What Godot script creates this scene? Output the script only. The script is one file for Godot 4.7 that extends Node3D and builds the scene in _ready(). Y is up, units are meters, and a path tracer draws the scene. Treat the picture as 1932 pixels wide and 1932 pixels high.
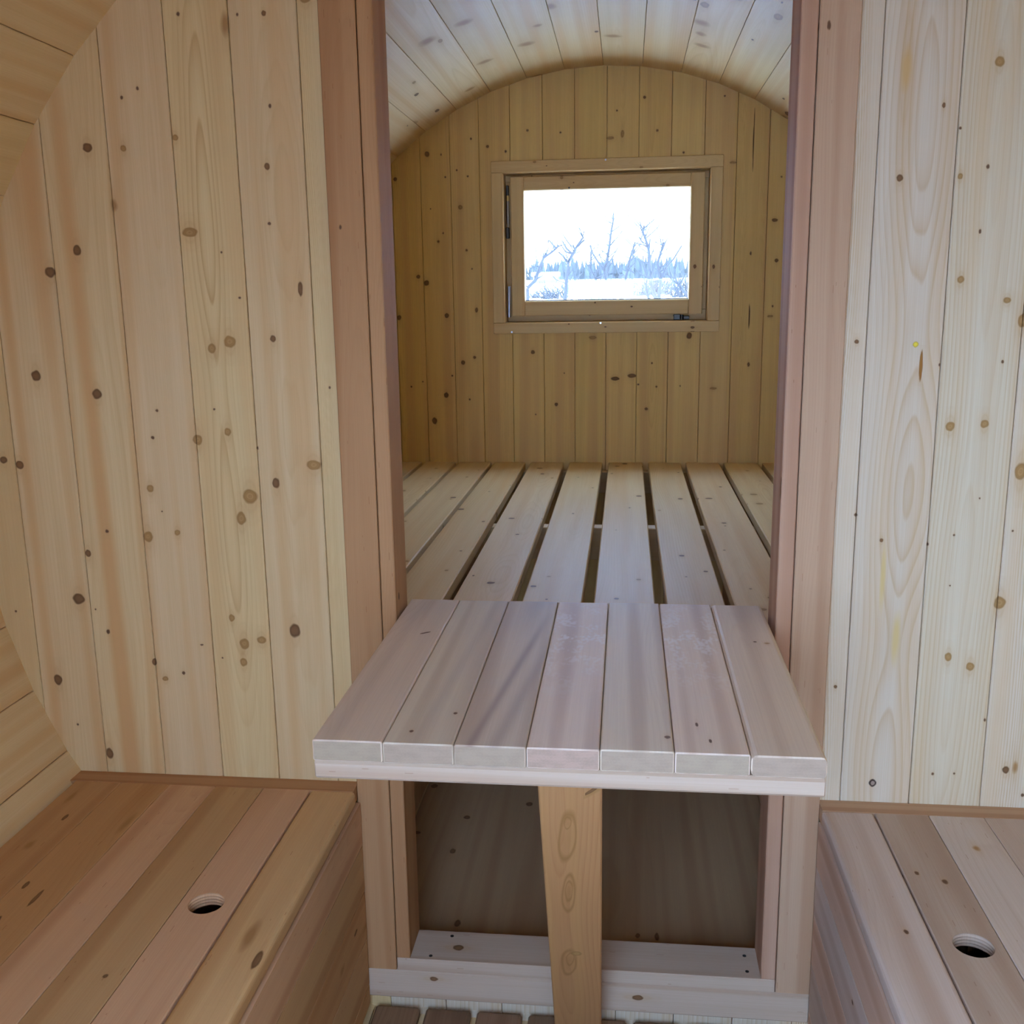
extends Node3D
# Inside a barrel-shaped wooden cabin: front room with two box benches, a plank table on a slanting leg,
# a framed opening to the sleeping room with a slatted platform and a small window on a snowy field.

const R := 1.075            # inner radius of the barrel
const CY := 0.973           # height of the barrel's axis
const ZW := -0.018          # front face of the middle wall's boards
const ZF := -1.989          # face of the far wall's boards
const ZE := 1.78            # face of the entrance wall
const STAVES := 52

const KNOTS_LEFT := [-0.798,1.547,7.3,6.6,0, -0.834,1.384,6.6,7.8,0, -0.886,1.349,8.6,7.9,0, -0.932,1.175,7.8,8.2,0, -0.824,1.143,7.7,8.2,0, -0.736,1.544,4.5,4.9,1, -0.761,1.455,5.5,9.3,3, -0.646,1.558,4.5,4.1,1, -0.625,1.743,2.6,3.1,2, -0.634,1.409,11.9,6.8,1, -0.731,1.622,2.3,2.8,2, -0.703,1.635,2.2,2.8,2, -0.495,1.509,4.0,4.9,0, -0.497,1.420,2.7,2.5,2, -0.484,1.601,2.2,3.2,2, -0.528,1.738,1.7,2.3,2, -0.485,1.738,3.4,3.8,0, -0.451,1.315,3.6,11.1,0, -0.611,1.219,6.5,7.1,1, -0.579,1.230,9.3,8.8,1, -0.503,1.234,4.6,5.3,0, -0.417,1.757,8.5,6.1,1, -0.582,1.376,1.8,1.7,2, -0.556,1.302,2.3,1.7,2, -0.549,1.725,6.9,17.1,3, -0.982,1.018,7.0,6.7,0, -1.011,1.027,6.0,5.7,0, -0.718,1.114,2.4,2.3,2, -0.730,1.067,2.9,2.8,2, -0.615,1.116,1.9,1.8,2, -0.594,1.077,5.2,6.4,1, -0.649,1.063,7.6,8.3,1, -0.445,1.020,12.1,7.4,1, -0.514,0.988,5.7,8.4,0, -0.743,0.977,5.9,5.7,1, -0.562,0.964,12.4,11.3,1, -0.581,0.925,7.7,10.5,1, -0.755,0.890,7.9,8.7,1, -0.700,0.898,4.9,4.8,1, -0.831,0.899,3.0,2.9,2, -0.871,0.858,5.0,5.9,0, -0.898,0.772,10.2,9.1,0, -0.848,0.711,3.1,4.1,2, -0.612,0.742,4.9,6.0,1, -0.592,0.694,7.9,9.0,1, -0.559,0.702,7.9,6.0,1, -0.596,0.659,6.0,7.1,1, -0.497,0.721,8.8,11.9,0, -0.956,0.615,7.3,9.4,0, -0.765,0.655,4.1,6.2,0, -0.747,0.623,5.1,4.1,1, -0.711,0.635,3.0,3.1,2, -0.927,0.527,2.1,2.1,2, -0.870,0.471,6.3,9.7,0, -1.023,0.746,2.1,2.0,2, -0.410,1.152,1.8,2.2,2, -0.543,1.049,1.9,2.8,2, -0.725,0.936,1.5,1.4,2, -0.868,0.753,1.5,1.5,2, -0.635,0.666,1.5,1.5,2, -0.672,0.690,3.0,1.5,2]
const KNOTS_RIGHT := [0.628,1.625,6.0,6.6,1, 0.553,1.567,2.3,3.4,0, 0.579,1.534,1.9,1.9,2, 0.496,1.465,4.3,4.6,0, 0.584,1.465,3.5,3.8,1, 0.623,1.478,2.3,3.0,2, 0.619,1.384,1.9,3.1,2, 0.596,1.313,4.7,4.8,1, 0.667,1.281,5.4,4.0,1, 0.693,1.250,7.0,9.7,1, 0.446,1.220,3.2,2.9,0, 0.668,1.187,2.0,2.5,2, 0.574,1.183,1.2,2.5,2, 0.597,1.086,6.5,6.8,1, 0.649,1.090,5.6,5.9,1, 0.710,1.014,8.0,12.8,1, 0.651,0.970,1.2,1.3,2, 0.503,0.899,2.7,2.9,0, 0.460,0.941,2.5,2.7,2, 0.706,0.917,1.6,1.7,2, 0.576,0.893,1.7,2.7,2, 0.616,0.909,1.6,1.8,2, 0.616,0.824,1.2,1.4,2, 0.696,0.796,8.3,9.9,1, 0.622,0.701,5.1,6.5,1, 0.658,0.685,5.9,6.5,1, 0.443,0.643,2.6,2.9,0, 0.514,0.469,5.7,6.4,4, 0.612,0.490,2.2,2.4,2, 0.647,0.492,1.6,1.8,2, 0.730,0.502,5.1,5.8,0, 0.745,0.507,4.3,10.6,3, 0.689,0.591,1.7,2.8,2, 0.761,0.457,2.6,2.9,2, 0.546,1.182,2.4,21.6,5, 0.536,1.215,4.0,4.1,6, 0.536,0.731,6.8,41.9,7, 0.509,0.836,4.2,54.6,7, 0.496,1.620,7.6,29.7,8]
const KNOTS_FAR := [-0.608,1.785,7.0,8.7,0, -0.724,1.705,6.3,5.9,0, -0.559,1.782,2.3,3.6,2, -0.467,1.708,3.1,2.9,2, -0.546,1.707,3.1,2.9,2, -0.396,1.804,4.6,4.3,0, -0.333,1.786,3.8,4.3,2, -0.257,1.852,3.8,3.5,0, -0.495,1.605,7.0,6.6,1, -0.577,1.491,3.9,3.7,0, -0.477,1.459,3.9,3.7,0, -0.653,1.371,6.4,6.1,0, -0.624,1.349,7.9,8.4,0, -0.554,1.234,7.2,7.7,0, -0.728,1.229,7.2,7.8,0, -0.446,1.252,4.7,7.7,0, -0.499,1.067,6.4,7.1,0, -0.457,1.085,4.8,4.7,0, -0.564,0.950,7.3,8.8,0, -0.246,1.102,6.3,6.2,0, -0.134,1.027,2.4,2.3,2, -0.163,0.915,5.5,5.5,0, -0.610,0.856,8.2,11.3,0, -0.692,0.981,3.3,3.2,2, -0.540,1.020,3.2,3.2,2, -0.649,0.999,2.4,2.4,2, -0.033,1.151,12.4,5.4,1, 0.047,1.006,14.0,6.2,0, 0.106,1.016,13.9,6.2,0, 0.129,0.985,3.1,3.1,2, 0.193,0.977,3.1,3.1,0, 0.158,0.898,4.7,4.7,0, 0.176,1.060,3.1,3.1,2, 0.304,1.154,8.3,9.9,0, 0.276,0.979,2.3,2.3,2, 0.139,1.945,4.4,4.2,0, 0.183,1.838,3.7,3.5,0, 0.272,1.765,3.7,3.5,2, 0.047,1.906,2.9,2.8,2, 0.066,1.831,5.2,11.3,1, 0.025,1.819,11.9,4.2,1, 0.404,1.940,2.9,2.7,2, 0.438,1.728,10.2,3.5,1, 0.582,1.538,8.7,5.0,0, 0.593,1.405,5.9,5.8,0, 0.511,1.053,3.8,6.9,0, 0.506,1.430,2.9,5.8,2, 0.579,1.218,8.9,3.7,1, 0.599,1.678,2.9,2.8,2, -0.478,0.934,3.2,3.2,2, -0.238,0.879,2.4,2.4,2, -0.171,1.173,3.1,2.3,2, 0.586,1.252,3.0,3.7,2, -0.459,1.395,2.4,2.3,2, -0.601,1.602,2.3,2.2,2, -0.559,1.519,2.3,3.0,2, -0.453,1.831,3.1,3.6,2, -0.505,1.729,3.1,2.9,2, -0.144,1.842,3.0,2.8,2, 0.503,1.796,1.6,91.1,9, 0.508,1.216,1.5,45.0,9, 0.392,0.970,10.7,3.9,1]

const SAPLINGS := [
	[[Vector3(-0.056, 1.247, -7.20), Vector3(-0.084, 1.382, -7.20), Vector3(-0.107, 1.510, -7.20), Vector3(-0.085, 1.574, -7.20), Vector3(-0.064, 1.700, -7.20), Vector3(-0.049, 1.826, -7.20), Vector3(-0.028, 1.930, -7.20)], [Vector3(-0.107, 1.510, -7.20), Vector3(-0.156, 1.570, -7.20), Vector3(-0.200, 1.639, -7.20), Vector3(-0.222, 1.703, -7.20)], [Vector3(-0.064, 1.700, -7.20), Vector3(-0.086, 1.717, -7.20)]],
	[[Vector3(-0.120, 1.245, -7.60), Vector3(-0.132, 1.330, -7.60), Vector3(-0.190, 1.432, -7.60), Vector3(-0.230, 1.522, -7.60), Vector3(-0.234, 1.677, -7.60)], [Vector3(-0.230, 1.522, -7.60), Vector3(-0.281, 1.578, -7.60)]],
	[[Vector3(-0.430, 1.253, -7.00), Vector3(-0.413, 1.438, -7.00), Vector3(-0.402, 1.563, -7.00), Vector3(-0.364, 1.635, -7.00), Vector3(-0.322, 1.707, -7.00), Vector3(-0.274, 1.768, -7.00)], [Vector3(-0.402, 1.563, -7.00), Vector3(-0.439, 1.616, -7.00), Vector3(-0.472, 1.647, -7.00)], [Vector3(-0.364, 1.635, -7.00), Vector3(-0.418, 1.683, -7.00), Vector3(-0.455, 1.745, -7.00)], [Vector3(-0.343, 1.666, -7.00), Vector3(-0.359, 1.707, -7.00)]],
	[[Vector3(-0.859, 1.373, -8.20), Vector3(-0.778, 1.450, -8.20), Vector3(-0.746, 1.557, -8.20), Vector3(-0.702, 1.651, -8.20), Vector3(-0.622, 1.703, -8.20), Vector3(-0.549, 1.761, -8.20)], [Vector3(-0.585, 1.738, -8.20), Vector3(-0.646, 1.810, -8.20)], [Vector3(-0.702, 1.651, -8.20), Vector3(-0.708, 1.699, -8.20)]],
	[[Vector3(0.041, 1.244, -7.40), Vector3(0.068, 1.403, -7.40), Vector3(0.094, 1.522, -7.40), Vector3(0.116, 1.620, -7.40), Vector3(0.153, 1.737, -7.40)], [Vector3(0.094, 1.522, -7.40), Vector3(0.150, 1.478, -7.40)]],
	[[Vector3(0.325, 1.244, -6.80), Vector3(0.282, 1.382, -6.80), Vector3(0.269, 1.525, -6.80), Vector3(0.257, 1.646, -6.80), Vector3(0.230, 1.737, -6.80), Vector3(0.209, 1.787, -6.80), Vector3(0.219, 1.837, -6.80)], [Vector3(0.257, 1.646, -6.80), Vector3(0.266, 1.731, -6.80)], [Vector3(0.282, 1.382, -6.80), Vector3(0.245, 1.444, -6.80), Vector3(0.212, 1.546, -6.80), Vector3(0.217, 1.606, -6.80)]],
	[[Vector3(0.350, 1.242, -7.10), Vector3(0.368, 1.416, -7.10), Vector3(0.339, 1.553, -7.10), Vector3(0.370, 1.656, -7.10), Vector3(0.395, 1.718, -7.10)], [Vector3(0.368, 1.416, -7.10), Vector3(0.404, 1.510, -7.10), Vector3(0.466, 1.581, -7.10), Vector3(0.528, 1.684, -7.10)], [Vector3(0.368, 1.416, -7.10), Vector3(0.267, 1.396, -7.10)]],
	[[Vector3(0.642, 1.262, -7.80), Vector3(0.559, 1.377, -7.80), Vector3(0.489, 1.424, -7.80), Vector3(0.442, 1.492, -7.80)], [Vector3(0.559, 1.377, -7.80), Vector3(0.603, 1.467, -7.80)]],
	[[Vector3(-0.461, 1.244, -8.60), Vector3(-0.442, 1.363, -8.60), Vector3(-0.423, 1.450, -8.60)], [Vector3(-0.442, 1.363, -8.60), Vector3(-0.499, 1.414, -8.60)]],
	[[Vector3(0.293, 1.239, -7.70), Vector3(0.258, 1.325, -7.70), Vector3(0.262, 1.437, -7.70)]]]

var noise_a := FastNoiseLite.new()
var noise_b := FastNoiseLite.new()
var rng := RandomNumberGenerator.new()
var M := {}
var counts := {}

func _ready():
	# ---------------------------------------------------------------- camera, sky, exposure
	var cam := Camera3D.new()
	cam.name = "camera"
	cam.transform = Transform3D(Basis(Vector3(0.99376747, -0.01453651, -0.11052104), Vector3(-0.00895895, 0.97783867, -0.20916805), Vector3(0.11111232, 0.20885456, 0.97161403)), Vector3(0.0856, 1.2975, 1.642))
	cam.fov = 53.807
	cam.near = 0.02
	cam.far = 900.0
	add_child(cam)
	cam.current = true
	var env := Environment.new()
	env.background_mode = Environment.BG_SKY
	var sky := Sky.new()
	var sm := ProceduralSkyMaterial.new()
	sm.sky_top_color = Color(0.628, 0.775, 1.0)
	sm.sky_horizon_color = Color(0.637, 0.78, 1.0)
	sm.ground_bottom_color = Color(0.60, 0.742, 0.95)
	sm.ground_horizon_color = Color(0.62, 0.762, 0.97)
	sm.sun_angle_max = 0.1
	sky.sky_material = sm
	env.sky = sky
	env.background_energy_multiplier = 1.0
	env.tonemap_mode = Environment.TONE_MAPPER_LINEAR
	env.tonemap_exposure = 28.5
	env.sdfgi_enabled = true
	env.ssao_enabled = true
	env.ssil_enabled = true
	var we := WorldEnvironment.new()
	we.name = "overcast_sky"
	we.environment = env
	add_child(we)

	noise_a.seed = 11
	noise_a.noise_type = FastNoiseLite.TYPE_SIMPLEX_SMOOTH
	noise_a.frequency = 1.0
	noise_a.fractal_type = FastNoiseLite.FRACTAL_NONE
	noise_b.seed = 57
	noise_b.noise_type = FastNoiseLite.TYPE_SIMPLEX
	noise_b.frequency = 1.0
	noise_b.fractal_type = FastNoiseLite.FRACTAL_NONE
	rng.seed = 4711
	make_materials()

	build_shell()
	build_middle_wall()
	build_far_wall()
	build_entrance()
	build_door_frame()
	build_window()
	build_floor()
	build_platform()
	build_table()
	build_bench(true)
	build_bench(false)
	build_outside()

# ==================================================================== naming helpers
func numbered(called: String) -> String:
	var n: int = counts.get(called, 0)
	counts[called] = n + 1
	return called if n == 0 else "%s_%03d" % [called, n]

func thing(called: String, label: String, category: String, at := Vector3.ZERO, group := "") -> Node3D:
	var o := Node3D.new()
	o.name = numbered(called)
	add_child(o)
	o.position = at
	o.set_meta("label", label)
	o.set_meta("category", category)
	if group:
		o.set_meta("group", group)
	return o

func setting(called: String, label: String, category: String) -> Node3D:
	var o := thing(called, label, category)
	o.set_meta("kind", "structure")
	return o

func put(called: String, mesh: Mesh, mat: Material, parent: Node, at := Vector3.ZERO, label := "") -> MeshInstance3D:
	var o := MeshInstance3D.new()
	o.name = called
	o.mesh = mesh
	o.material_override = mat
	o.cast_shadow = GeometryInstance3D.SHADOW_CASTING_SETTING_ON
	parent.add_child(o, true)
	o.position = at
	if label:
		o.set_meta("label", label)
	return o

# ==================================================================== mesh helpers
class Shape:
	var v := PackedVector3Array()
	var n := PackedVector3Array()
	var t := PackedVector2Array()
	var i := PackedInt32Array()
	# corners run counter-clockwise seen from outside
	func quad(a: Vector3, b: Vector3, c: Vector3, d: Vector3, uv: Callable) -> void:
		var k := v.size()
		var nn := (b - a).cross(c - a)
		if nn.length_squared() < 1e-16:
			nn = (c - a).cross(d - a)
		nn = nn.normalized()
		for p in [a, b, c, d]:
			v.append(p)
			n.append(nn)
			t.append(uv.call(p, nn))
		i.append_array([k, k + 2, k + 1, k, k + 3, k + 2])
	func quad_n(p: Array, nn: Array, uv: Callable) -> void:
		var k := v.size()
		for q in 4:
			v.append(p[q])
			n.append(nn[q])
			t.append(uv.call(p[q], nn[q]))
		i.append_array([k, k + 2, k + 1, k, k + 3, k + 2])
	func fan(pts: PackedVector3Array, nn: Vector3, uv: Callable) -> void:
		var k := v.size()
		for p in pts:
			v.append(p)
			n.append(nn)
			t.append(uv.call(p, nn))
		for q in range(1, pts.size() - 1):
			i.append_array([k, k + q + 1, k + q])
	func mesh() -> ArrayMesh:
		var a := []
		a.resize(Mesh.ARRAY_MAX)
		a[Mesh.ARRAY_VERTEX] = v
		a[Mesh.ARRAY_NORMAL] = n
		a[Mesh.ARRAY_TEX_UV] = t
		a[Mesh.ARRAY_INDEX] = i
		var m := ArrayMesh.new()
		m.add_surface_from_arrays(Mesh.PRIMITIVE_TRIANGLES, a)
		return m

# Texture coordinates straight from two axes of the place (wall and table textures).
func uv_plane(au: int, ou: float, wu: float, av: int, ov: float, wv: float) -> Callable:
	return func(p: Vector3, _n: Vector3) -> Vector2: return Vector2((p[au] - ou) / wu, (ov - p[av]) / wv)

# Texture coordinates on one strip of a sheet of boards; the grain runs along axis g.
func uv_strip(lo: Vector3, g: int, width: float, strip: int, strips: int, off: float, length: float) -> Callable:
	return func(p: Vector3, n: Vector3) -> Vector2:
		var a := (g + 1) % 3
		var b := (g + 2) % 3
		var across: int
		if absf(n[g]) > 0.8:
			return Vector2((strip + 0.06 + 0.88 * clampf((p[a] - lo[a]) / width, 0.0, 1.0)) / strips, (off + (p[b] - lo[b]) * 0.35) / length)
		across = a if absf(n[b]) > absf(n[a]) else b
		return Vector2((strip + 0.04 + 0.92 * clampf((p[across] - lo[across]) / width, 0.0, 1.0)) / strips, (off + (p[g] - lo[g])) / length)

# A board with chamfered edges: box lo..hi, chamfer c, grain along axis g.
func board(lo: Vector3, hi: Vector3, c: float, g: int, uv: Callable, ends := true) -> ArrayMesh:
	var s := Shape.new()
	add_board(s, lo, hi, c, g, uv, ends)
	return s.mesh()

func add_board(s: Shape, lo: Vector3, hi: Vector3, c: float, g: int, uv: Callable, ends := true, steps := 1) -> void:
	var a := (g + 1) % 3
	var b := (g + 2) % 3
	var ring := []
	var corners := [[hi[a], hi[b], 0.0], [lo[a], hi[b], 0.5], [lo[a], lo[b], 1.0], [hi[a], lo[b], 1.5]]
	for q in corners:
		var cx: float = q[0] + (-c if q[0] == hi[a] else c)
		var cy: float = q[1] + (-c if q[1] == hi[b] else c)
		for k in steps + 1:
			var w: float = (q[2] + 0.5 * k / steps) * PI
			ring.append(Vector2(cx + c * cos(w), cy + c * sin(w)))
	var e := minf(c * 0.7, 0.0018) if ends else 0.0
	var at := func(r: Vector2, z: float, shrink: float) -> Vector3:
		var p := Vector3.ZERO
		p[a] = clampf(r.x, lo[a] + shrink, hi[a] - shrink)
		p[b] = clampf(r.y, lo[b] + shrink, hi[b] - shrink)
		p[g] = z
		return p
	var n := ring.size()
	var top := PackedVector3Array()
	var bottom := PackedVector3Array()
	for k in n:
		var r0: Vector2 = ring[k]
		var r1: Vector2 = ring[(k + 1) % n]
		s.quad(at.call(r0, lo[g] + e, 0.0), at.call(r1, lo[g] + e, 0.0), at.call(r1, hi[g] - e, 0.0), at.call(r0, hi[g] - e, 0.0), uv)
		if e > 0.0:
			s.quad(at.call(r0, hi[g] - e, 0.0), at.call(r1, hi[g] - e, 0.0), at.call(r1, hi[g], e), at.call(r0, hi[g], e), uv)
			s.quad(at.call(r1, lo[g] + e, 0.0), at.call(r0, lo[g] + e, 0.0), at.call(r0, lo[g], e), at.call(r1, lo[g], e), uv)
		top.append(at.call(r0, hi[g], e))
		bottom.append(at.call(ring[n - 1 - k], lo[g], e))
	var axis := Vector3.ZERO
	axis[g] = 1.0
	s.fan(top, axis, uv)
	s.fan(bottom, -axis, uv)

# An upright wall board between x0 and x1, front face at z = zf, back at zb; its ends follow lower(x) and upper(x).
func wall_board(x0: float, x1: float, lower: Callable, upper: Callable, zf: float, zb: float, c: float, uv: Callable) -> ArrayMesh:
	var s := Shape.new()
	var d := signf(zf - zb)
	var cols := [[x0, zf - d * c], [x0 + c, zf], [lerpf(x0, x1, 0.5), zf], [x1 - c, zf], [x1, zf - d * c]]
	var up := Vector3(0, 0, 0)
	for k in cols.size() - 1:
		var xa: float = cols[k][0]
		var xb: float = cols[k + 1][0]
		var a := Vector3(xa, lower.call(xa), cols[k][1])
		var b := Vector3(xb, lower.call(xb), cols[k + 1][1])
		var e := Vector3(xb, upper.call(xb), cols[k + 1][1])
		var f := Vector3(xa, upper.call(xa), cols[k][1])
		var ab := Vector3(a.x, a.y, zb)
		var bb := Vector3(b.x, b.y, zb)
		var eb := Vector3(e.x, e.y, zb)
		var fb := Vector3(f.x, f.y, zb)
		if d > 0:
			s.quad(a, b, e, f, uv)
			s.quad(f, e, eb, fb, uv)
			s.quad(b, a, ab, bb, uv)
			s.quad(bb, ab, fb, eb, uv)
		else:
			s.quad(b, a, f, e, uv)
			s.quad(e, f, fb, eb, uv)
			s.quad(a, b, bb, ab, uv)
			s.quad(ab, bb, eb, fb, uv)
	for side in [[x0, zf - d * c, -1.0], [x1, zf - d * c, 1.0]]:
		var x: float = side[0]
		var p := [Vector3(x, lower.call(x), zb), Vector3(x, lower.call(x), side[1]), Vector3(x, upper.call(x), side[1]), Vector3(x, upper.call(x), zb)]
		if side[2] * d > 0:
			p.reverse()
		s.quad(p[0], p[1], p[2], p[3], uv)
	return s.mesh()

func rim_top(x: float) -> float:
	return CY + sqrt(maxf((R + 0.012) * (R + 0.012) - x * x, 0.0))

func rim_bottom(x: float) -> float:
	return CY - sqrt(maxf((R + 0.012) * (R + 0.012) - x * x, 0.0))

func tube(s: Shape, path: Array, radii: Array, sides: int) -> void:
	var uv := func(p: Vector3, _n: Vector3) -> Vector2: return Vector2(p.x * 4.0, p.y * 4.0)
	for k in path.size() - 1:
		var a: Vector3 = path[k]
		var b: Vector3 = path[k + 1]
		var d := (b - a).normalized()
		var u := d.cross(Vector3(0.31, 0.17, 0.93)).normalized()
		var w := d.cross(u)
		for q in sides:
			var a0 := TAU * q / sides
			var a1 := TAU * (q + 1) / sides
			var d0 := u * cos(a0) + w * sin(a0)
			var d1 := u * cos(a1) + w * sin(a1)
			s.quad_n([a + d0 * radii[k], a + d1 * radii[k], b + d1 * radii[k + 1], b + d0 * radii[k + 1]], [d0, d1, d1, d0], uv)

func rod(a: Vector3, b: Vector3, r: float, sides := 14) -> ArrayMesh:
	var s := Shape.new()
	tube(s, [a, b], [r, r], sides)
	var d := (b - a).normalized()
	var u := d.cross(Vector3(0.31, 0.17, 0.93)).normalized()
	var w := d.cross(u)
	var uv := func(p: Vector3, _n: Vector3) -> Vector2: return Vector2(p.x, p.y)
	var c0 := PackedVector3Array()
	var c1 := PackedVector3Array()
	for q in sides:
		var an := TAU * q / sides
		c1.append(b + (u * cos(an) + w * sin(an)) * r)
		c0.append(a + (u * cos(-an) + w * sin(-an)) * r)
	s.fan(c1, d, uv)
	s.fan(c0, -d, uv)
	return s.mesh()

# ==================================================================== wood textures
# Each board: [x0, x1, pale colour, dark colour, ring strength, ring width (m), pith offset x, pith depth, depth slope, band colour, band strength]
# x runs over the texture's width in metres, y over its height. The picture is worked out with a quarter of the
# rows (grain hardly changes along a board) and drawn out to full length; knots are added afterwards.
func wood_image(w: int, h: int, wm: float, hm: float, boards: Array, fiber: float, sd: float) -> Image:
	var rows := h / 4
	var data := PackedByteArray()
	data.resize(w * rows * 3)
	var px := wm / w
	var bi := 0
	for b in boards:
		bi += 1
		var c0 := maxi(0, int(round(b[0] / px)))
		var c1 := mini(w, int(round(b[1] / px)))
		var pale: Color = b[2]
		var dark: Color = b[3]
		var strength: float = b[4]
		var rw: float = b[5]
		var pith: float = b[6]
		var depth: float = b[7]
		var slope: float = b[8]
		var band: Color = b[9]
		var bs: float = b[10]
		var off := sd + bi * 17.31
		var left_edge: float = b[0]
		for row in rows:
			var y := (row + 0.5) * hm / rows
			var wander := noise_a.get_noise_2d(y * 0.9, off) * 0.012
			var hh := depth + slope * y + noise_a.get_noise_2d(y * 1.7, off + 5.0) * 0.018
			var hh2 := hh * hh
			var at := (row * w + c0) * 3
			for col in range(c0, c1):
				var x := (col + 0.5) * px
				var dx := x - left_edge - pith - wander
				var n1 := noise_a.get_noise_2d(x * 34.0 + off, y * 1.3)
				var ph := (sqrt(dx * dx + hh2) + n1 * 0.0016) / rw
				var ring := int(floor(ph))
				var t := ph - ring
				var late := t * t * t
				if t > 0.9:
					late *= (1.0 - t) * 10.0
				var varied := 0.55 + 0.45 * sin(ring * 12.9 + off)
				var f := noise_b.get_noise_2d(x * 520.0, y * 3.1 + off)
				var g := clampf(late * strength * varied + f * fiber + n1 * 0.07, -0.2, 1.0)
				var bb := noise_a.get_noise_2d(x * 21.0 + off * 3.0, y * 0.55 + 40.0)
				bb = clampf(bb * 1.6 - 0.15, 0.0, 1.0) * bs
				var r := pale.r + (dark.r - pale.r) * g
				var gg := pale.g + (dark.g - pale.g) * g
				var bl := pale.b + (dark.b - pale.b) * g
				data[at] = int(clampf(r + (band.r - r) * bb, 0.0, 1.0) * 255.0)
				data[at + 1] = int(clampf(gg + (band.g - gg) * bb, 0.0, 1.0) * 255.0)
				data[at + 2] = int(clampf(bl + (band.b - bl) * bb, 0.0, 1.0) * 255.0)
				at += 3
	var im := Image.create_from_data(w, rows, false, Image.FORMAT_RGB8, data)
	im.resize(w, h, Image.INTERPOLATE_CUBIC)
	return im

# Knots in texture pixels. Kinds: 0 dark loose knot, 1 tan knot with rings, 2 pin knot, 3 soft stain, 4 ringed hole, 5 resin pocket, 6 resin bead, 7 yellow streak, 8 grain flame, 9 crack
func knot(im: Image, x: float, y: float, rx: float, ry: float, kind: int, tilt := 0.0) -> void:
	var w := im.get_width()
	var h := im.get_height()
	var core := Color(0.50, 0.355, 0.22)
	var rim := Color(0.36, 0.24, 0.14)
	var halo := Color(0.74, 0.56, 0.36)
	var hs := 0.28
	var ex := 2.4
	var ey := 4.5
	match kind:
		1:
			core = Color(0.70, 0.535, 0.315)
			rim = Color(0.57, 0.405, 0.215)
			hs = 0.34
		2:
			core = Color(0.40, 0.28, 0.19)
			rim = Color(0.50, 0.36, 0.24)
			hs = 0.2
		3:
			core = Color(0.66, 0.48, 0.28)
			rim = Color(0.70, 0.53, 0.33)
			hs = 0.3
		4:
			core = Color(0.62, 0.52, 0.44)
			rim = Color(0.22, 0.16, 0.13)
			hs = 0.1
		5:
			core = Color(0.62, 0.40, 0.16)
			rim = Color(0.50, 0.30, 0.12)
			hs = 0.1
			ey = 1.4
		6:
			core = Color(0.93, 0.83, 0.25)
			rim = Color(0.72, 0.58, 0.15)
			hs = 0.0
		7:
			core = Color(0.86, 0.73, 0.47)
			rim = Color(0.86, 0.75, 0.53)
			hs = 0.0
		8:
			core = Color(0.83, 0.66, 0.42)
			rim = Color(0.76, 0.56, 0.36)
			hs = 0.25
		10:
			core = Color(0.60, 0.42, 0.23)
			rim = Color(0.60, 0.42, 0.23)
			hs = 0.0
			ex = 1.6
			ey = 1.6
		9:
			core = Color(0.30, 0.18, 0.10)
			rim = Color(0.30, 0.18, 0.10)
			hs = 0.0
			ey = 1.1
	var bx := int(rx * ex) + 2
	var by := int(ry * ey) + 2
	var sharp := kind != 3 and kind != 7 and kind != 8
	var ct := cos(tilt)
	var st := sin(tilt)
	for py in range(maxi(0, int(y) - by), mini(h, int(y) + by + 1)):
		for pxx in range(maxi(0, int(x) - bx), mini(w, int(x) + bx + 1)):
			var ox := pxx + 0.5 - x
			var oy := py + 0.5 - y
			var dx := (ox * ct + oy * st) / rx
			var dy := (-ox * st + oy * ct) / ry
			var wob := noise_b.get_noise_2d(x * 0.37 + dx * 0.6, y * 0.37 + dy * 0.6) * 0.09
			var d := sqrt(dx * dx + dy * dy) + wob
			var c := im.get_pixel(pxx, py)
			var e := exp(-(dx * dx * 0.55 + dy * dy * 0.13)) * hs
			if kind <= 1 or kind == 8:
				var d2 := sqrt(dx * dx + dy * dy * 0.16)
				e += maxf(0.0, sin(d2 * 8.0)) * exp(-maxf(d2 - 0.6, 0.0) * 1.5) * 0.16
			c = c.lerp(halo, clampf(e, 0.0, 1.0))
			if kind == 10:
				c = c.lerp(core, clampf(1.0 - absf(d - 0.85) * 5.0, 0.0, 1.0) * 0.75 + clampf(0.9 - d, 0.0, 1.0) * 0.3)
			elif sharp:
				if d < 1.2:
					var inner := core.lerp(rim, clampf(d * d * d * d, 0.0, 1.0))
					if kind == 1:
						inner = inner.lerp(rim, maxf(0.0, sin(d * 13.0)) * 0.35)
					if kind == 4:
						inner = core if d < 0.6 else rim
					c = c.lerp(inner, clampf((1.2 - d) / 0.3, 0.0, 1.0) * 0.92)
			else:
				c = c.lerp(core, clampf(1.3 - d, 0.0, 0.85))
			im.set_pixel(pxx, py, c)

func flat_knots(im: Image, list: Array, x0: float, wm: float, ytop: float, hm: float) -> void:
	var sx := im.get_width() / wm
	var sy := im.get_height() / hm
	for k in range(0, list.size(), 5):
		knot(im, (list[k] - x0) * sx, (ytop - list[k + 1]) * sy, list[k + 2] * 0.001 * sx, list[k + 3] * 0.001 * sy, int(list[k + 4]))

func scatter_knots(im: Image, cols: int, per: int, r0: float, r1: float, sx: float, sy: float) -> void:
	var w := float(im.get_width()) / cols
	for c in cols:
		for k in per:
			var r := rng.randf_range(r0, r1)
			if rng.randf() < 0.5:
				r *= 0.45
			var kind := 0 if rng.randf() < 0.55 else 1
			if r < 0.003:
				kind = 2
			knot(im, (c + rng.randf_range(0.1, 0.9)) * w, rng.randf() * im.get_height(), r * sx, r * sy * rng.randf_range(0.8, 1.5), kind)

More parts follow.
